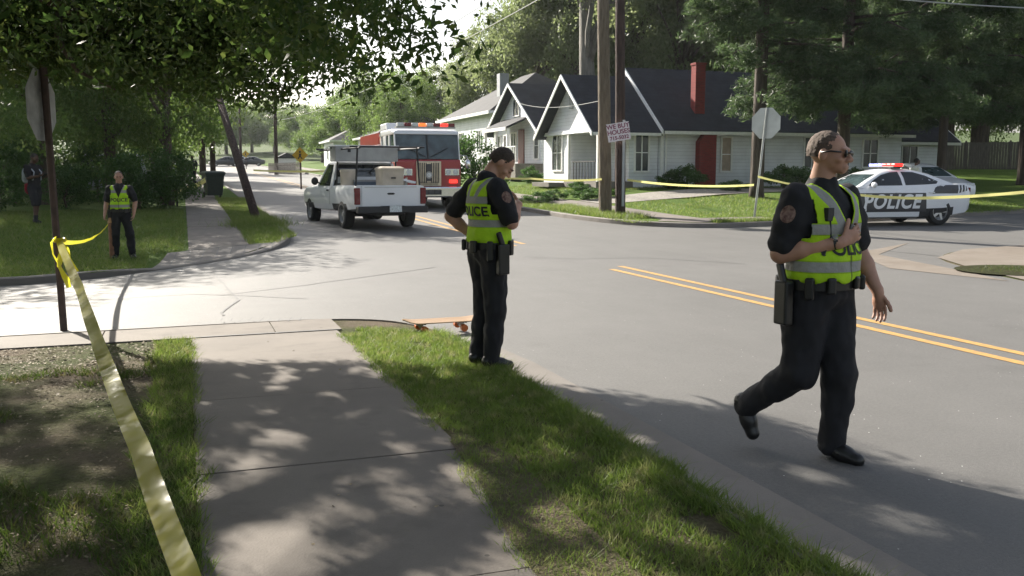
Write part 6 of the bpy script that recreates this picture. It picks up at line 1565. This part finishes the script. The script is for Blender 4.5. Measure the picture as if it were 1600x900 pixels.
# person with the pale backpack
x, y = WX(52, 24.3); gz = HL(x, y)
J = STAND(elR=(-.23, -.05, 1.18), wrR=(-.12, -.28, 1.22), hdR=((.3, -.8, .3), (.3, .3, 1), .5), elL=(.23, -.05, 1.18), wrL=(.10, -.28, 1.22), hdL=((-.3, -.8, .3), (-.3, .3, 1), .5), knR=(-.11, -.1, .50), anR=(-.12, -.1, .09), toeR=(-.13, -.27, .03), knL=(.11, .04, .5), anL=(.12, .14, .09), toeL=(.13, -.03, .03), nod=R(28), head=(0, -.03, 1.6))
pb_, _ = person((x, y, gz), (.9, -.3), J, dict(vox=.011, bulk=1.0, seed=4, skin=M_SKIN_D, hair=M_HAIRB, shorts=True, shirt_m=mat('dark_tee', (.02, .018, .02), .9), trouser_m=mat('dark_shorts', (.018, .018, .022), .9), shoe_m=M_LETTER),
       'person in dark shirt and shorts at the left edge, head bent over a phone', 1.0)
M_BAG = mat('pale_backpack', (.40, .42, .46), .8, var=.15); mwb = Matrix.Translation(pb_.location) @ pb_.rotation_euler.to_matrix().to_4x4()
bk = empty('backpack', mwb @ Vector((0, .19, 1.08)), pb_.rotation_euler.z, 'pale grey backpack worn by the person at the left edge', 'backpack')
m = SDF(.03); m.ell((0, .02, .18), (.15, .09, .22)); m.ell((0, .08, .08), (.11, .06, .12)); remesh(m, 'bag', .012, 3, M_BAG, bk)
for sx in (-1, 1): MB().tube([(sx * .1, -.05, .34), (sx * .11, -.2, .38), (sx * .12, -.34, .25), (sx * .13, -.3, .05), (sx * .14, -.04, 0)], .018, 6).build('strap', M_BAG, bk)
ph = empty('phone', mwb @ Vector((0, -.37, 1.25)), pb_.rotation_euler.z, 'small dark phone in the hands of the person with the backpack', 'phone'); MB().box((0, 0, 0), (.075, .15, .01), Matrix.Rotation(R(-35), 3, 'X')).build('case', M_BLK, ph); MB().box((0, .004, .008), (.066, .135, .004), Matrix.Rotation(R(-35), 3, 'X')).build('screen', M_CGLASS, ph)
jk = empty('red_jacket', mwb @ Vector((0, .10, .98)), pb_.rotation_euler.z, 'red jacket tied at the waist of the person with the backpack', 'jacket')
m = SDF(.03); m.ell((0, .04, -.08), (.17, .07, .16)); m.ell((0, 0, .02), (.19, .12, .045)); remesh(m, 'cloth', .012, 3, mat('red_cloth', (.30, .02, .03), .85, var=.3), jk, .01)
M_DK = mat('dark_clothing', (.02, .02, .024), .9)
for px, d, hd, lb in ((283, 54, (.1, -1), 'far walker in dark clothes on the left side of the far sidewalk'), (301, 50, (-.1, -1), 'far walker in dark clothes nearer the trash cart')):
    x, y = WX(px, d); person((x, y, HL(x, y)), hd, STAND(knR=(-.1, -.12, .5), anR=(-.1, -.1, .1), toeR=(-.1, -.28, .05)), dict(vox=.014, seed=7, skin=M_SKIN_D, hair=M_HAIRB, shirt_m=M_DK, trouser_m=M_DK), lb, .95, 'two walkers far up the left sidewalk')
x, y = WX(1432, 33.5); person((x, y, HL(x, y) - .05), (1, .2), STAND(), dict(vox=.012, seed=9, skin=M_SKIN_D, hair=M_HAIRB, shirt_m=mat('white_shirt', (.6, .6, .6), .9), trouser_m=M_DK), 'person in a white shirt standing behind the patrol car, only head and shoulders showing', .98)
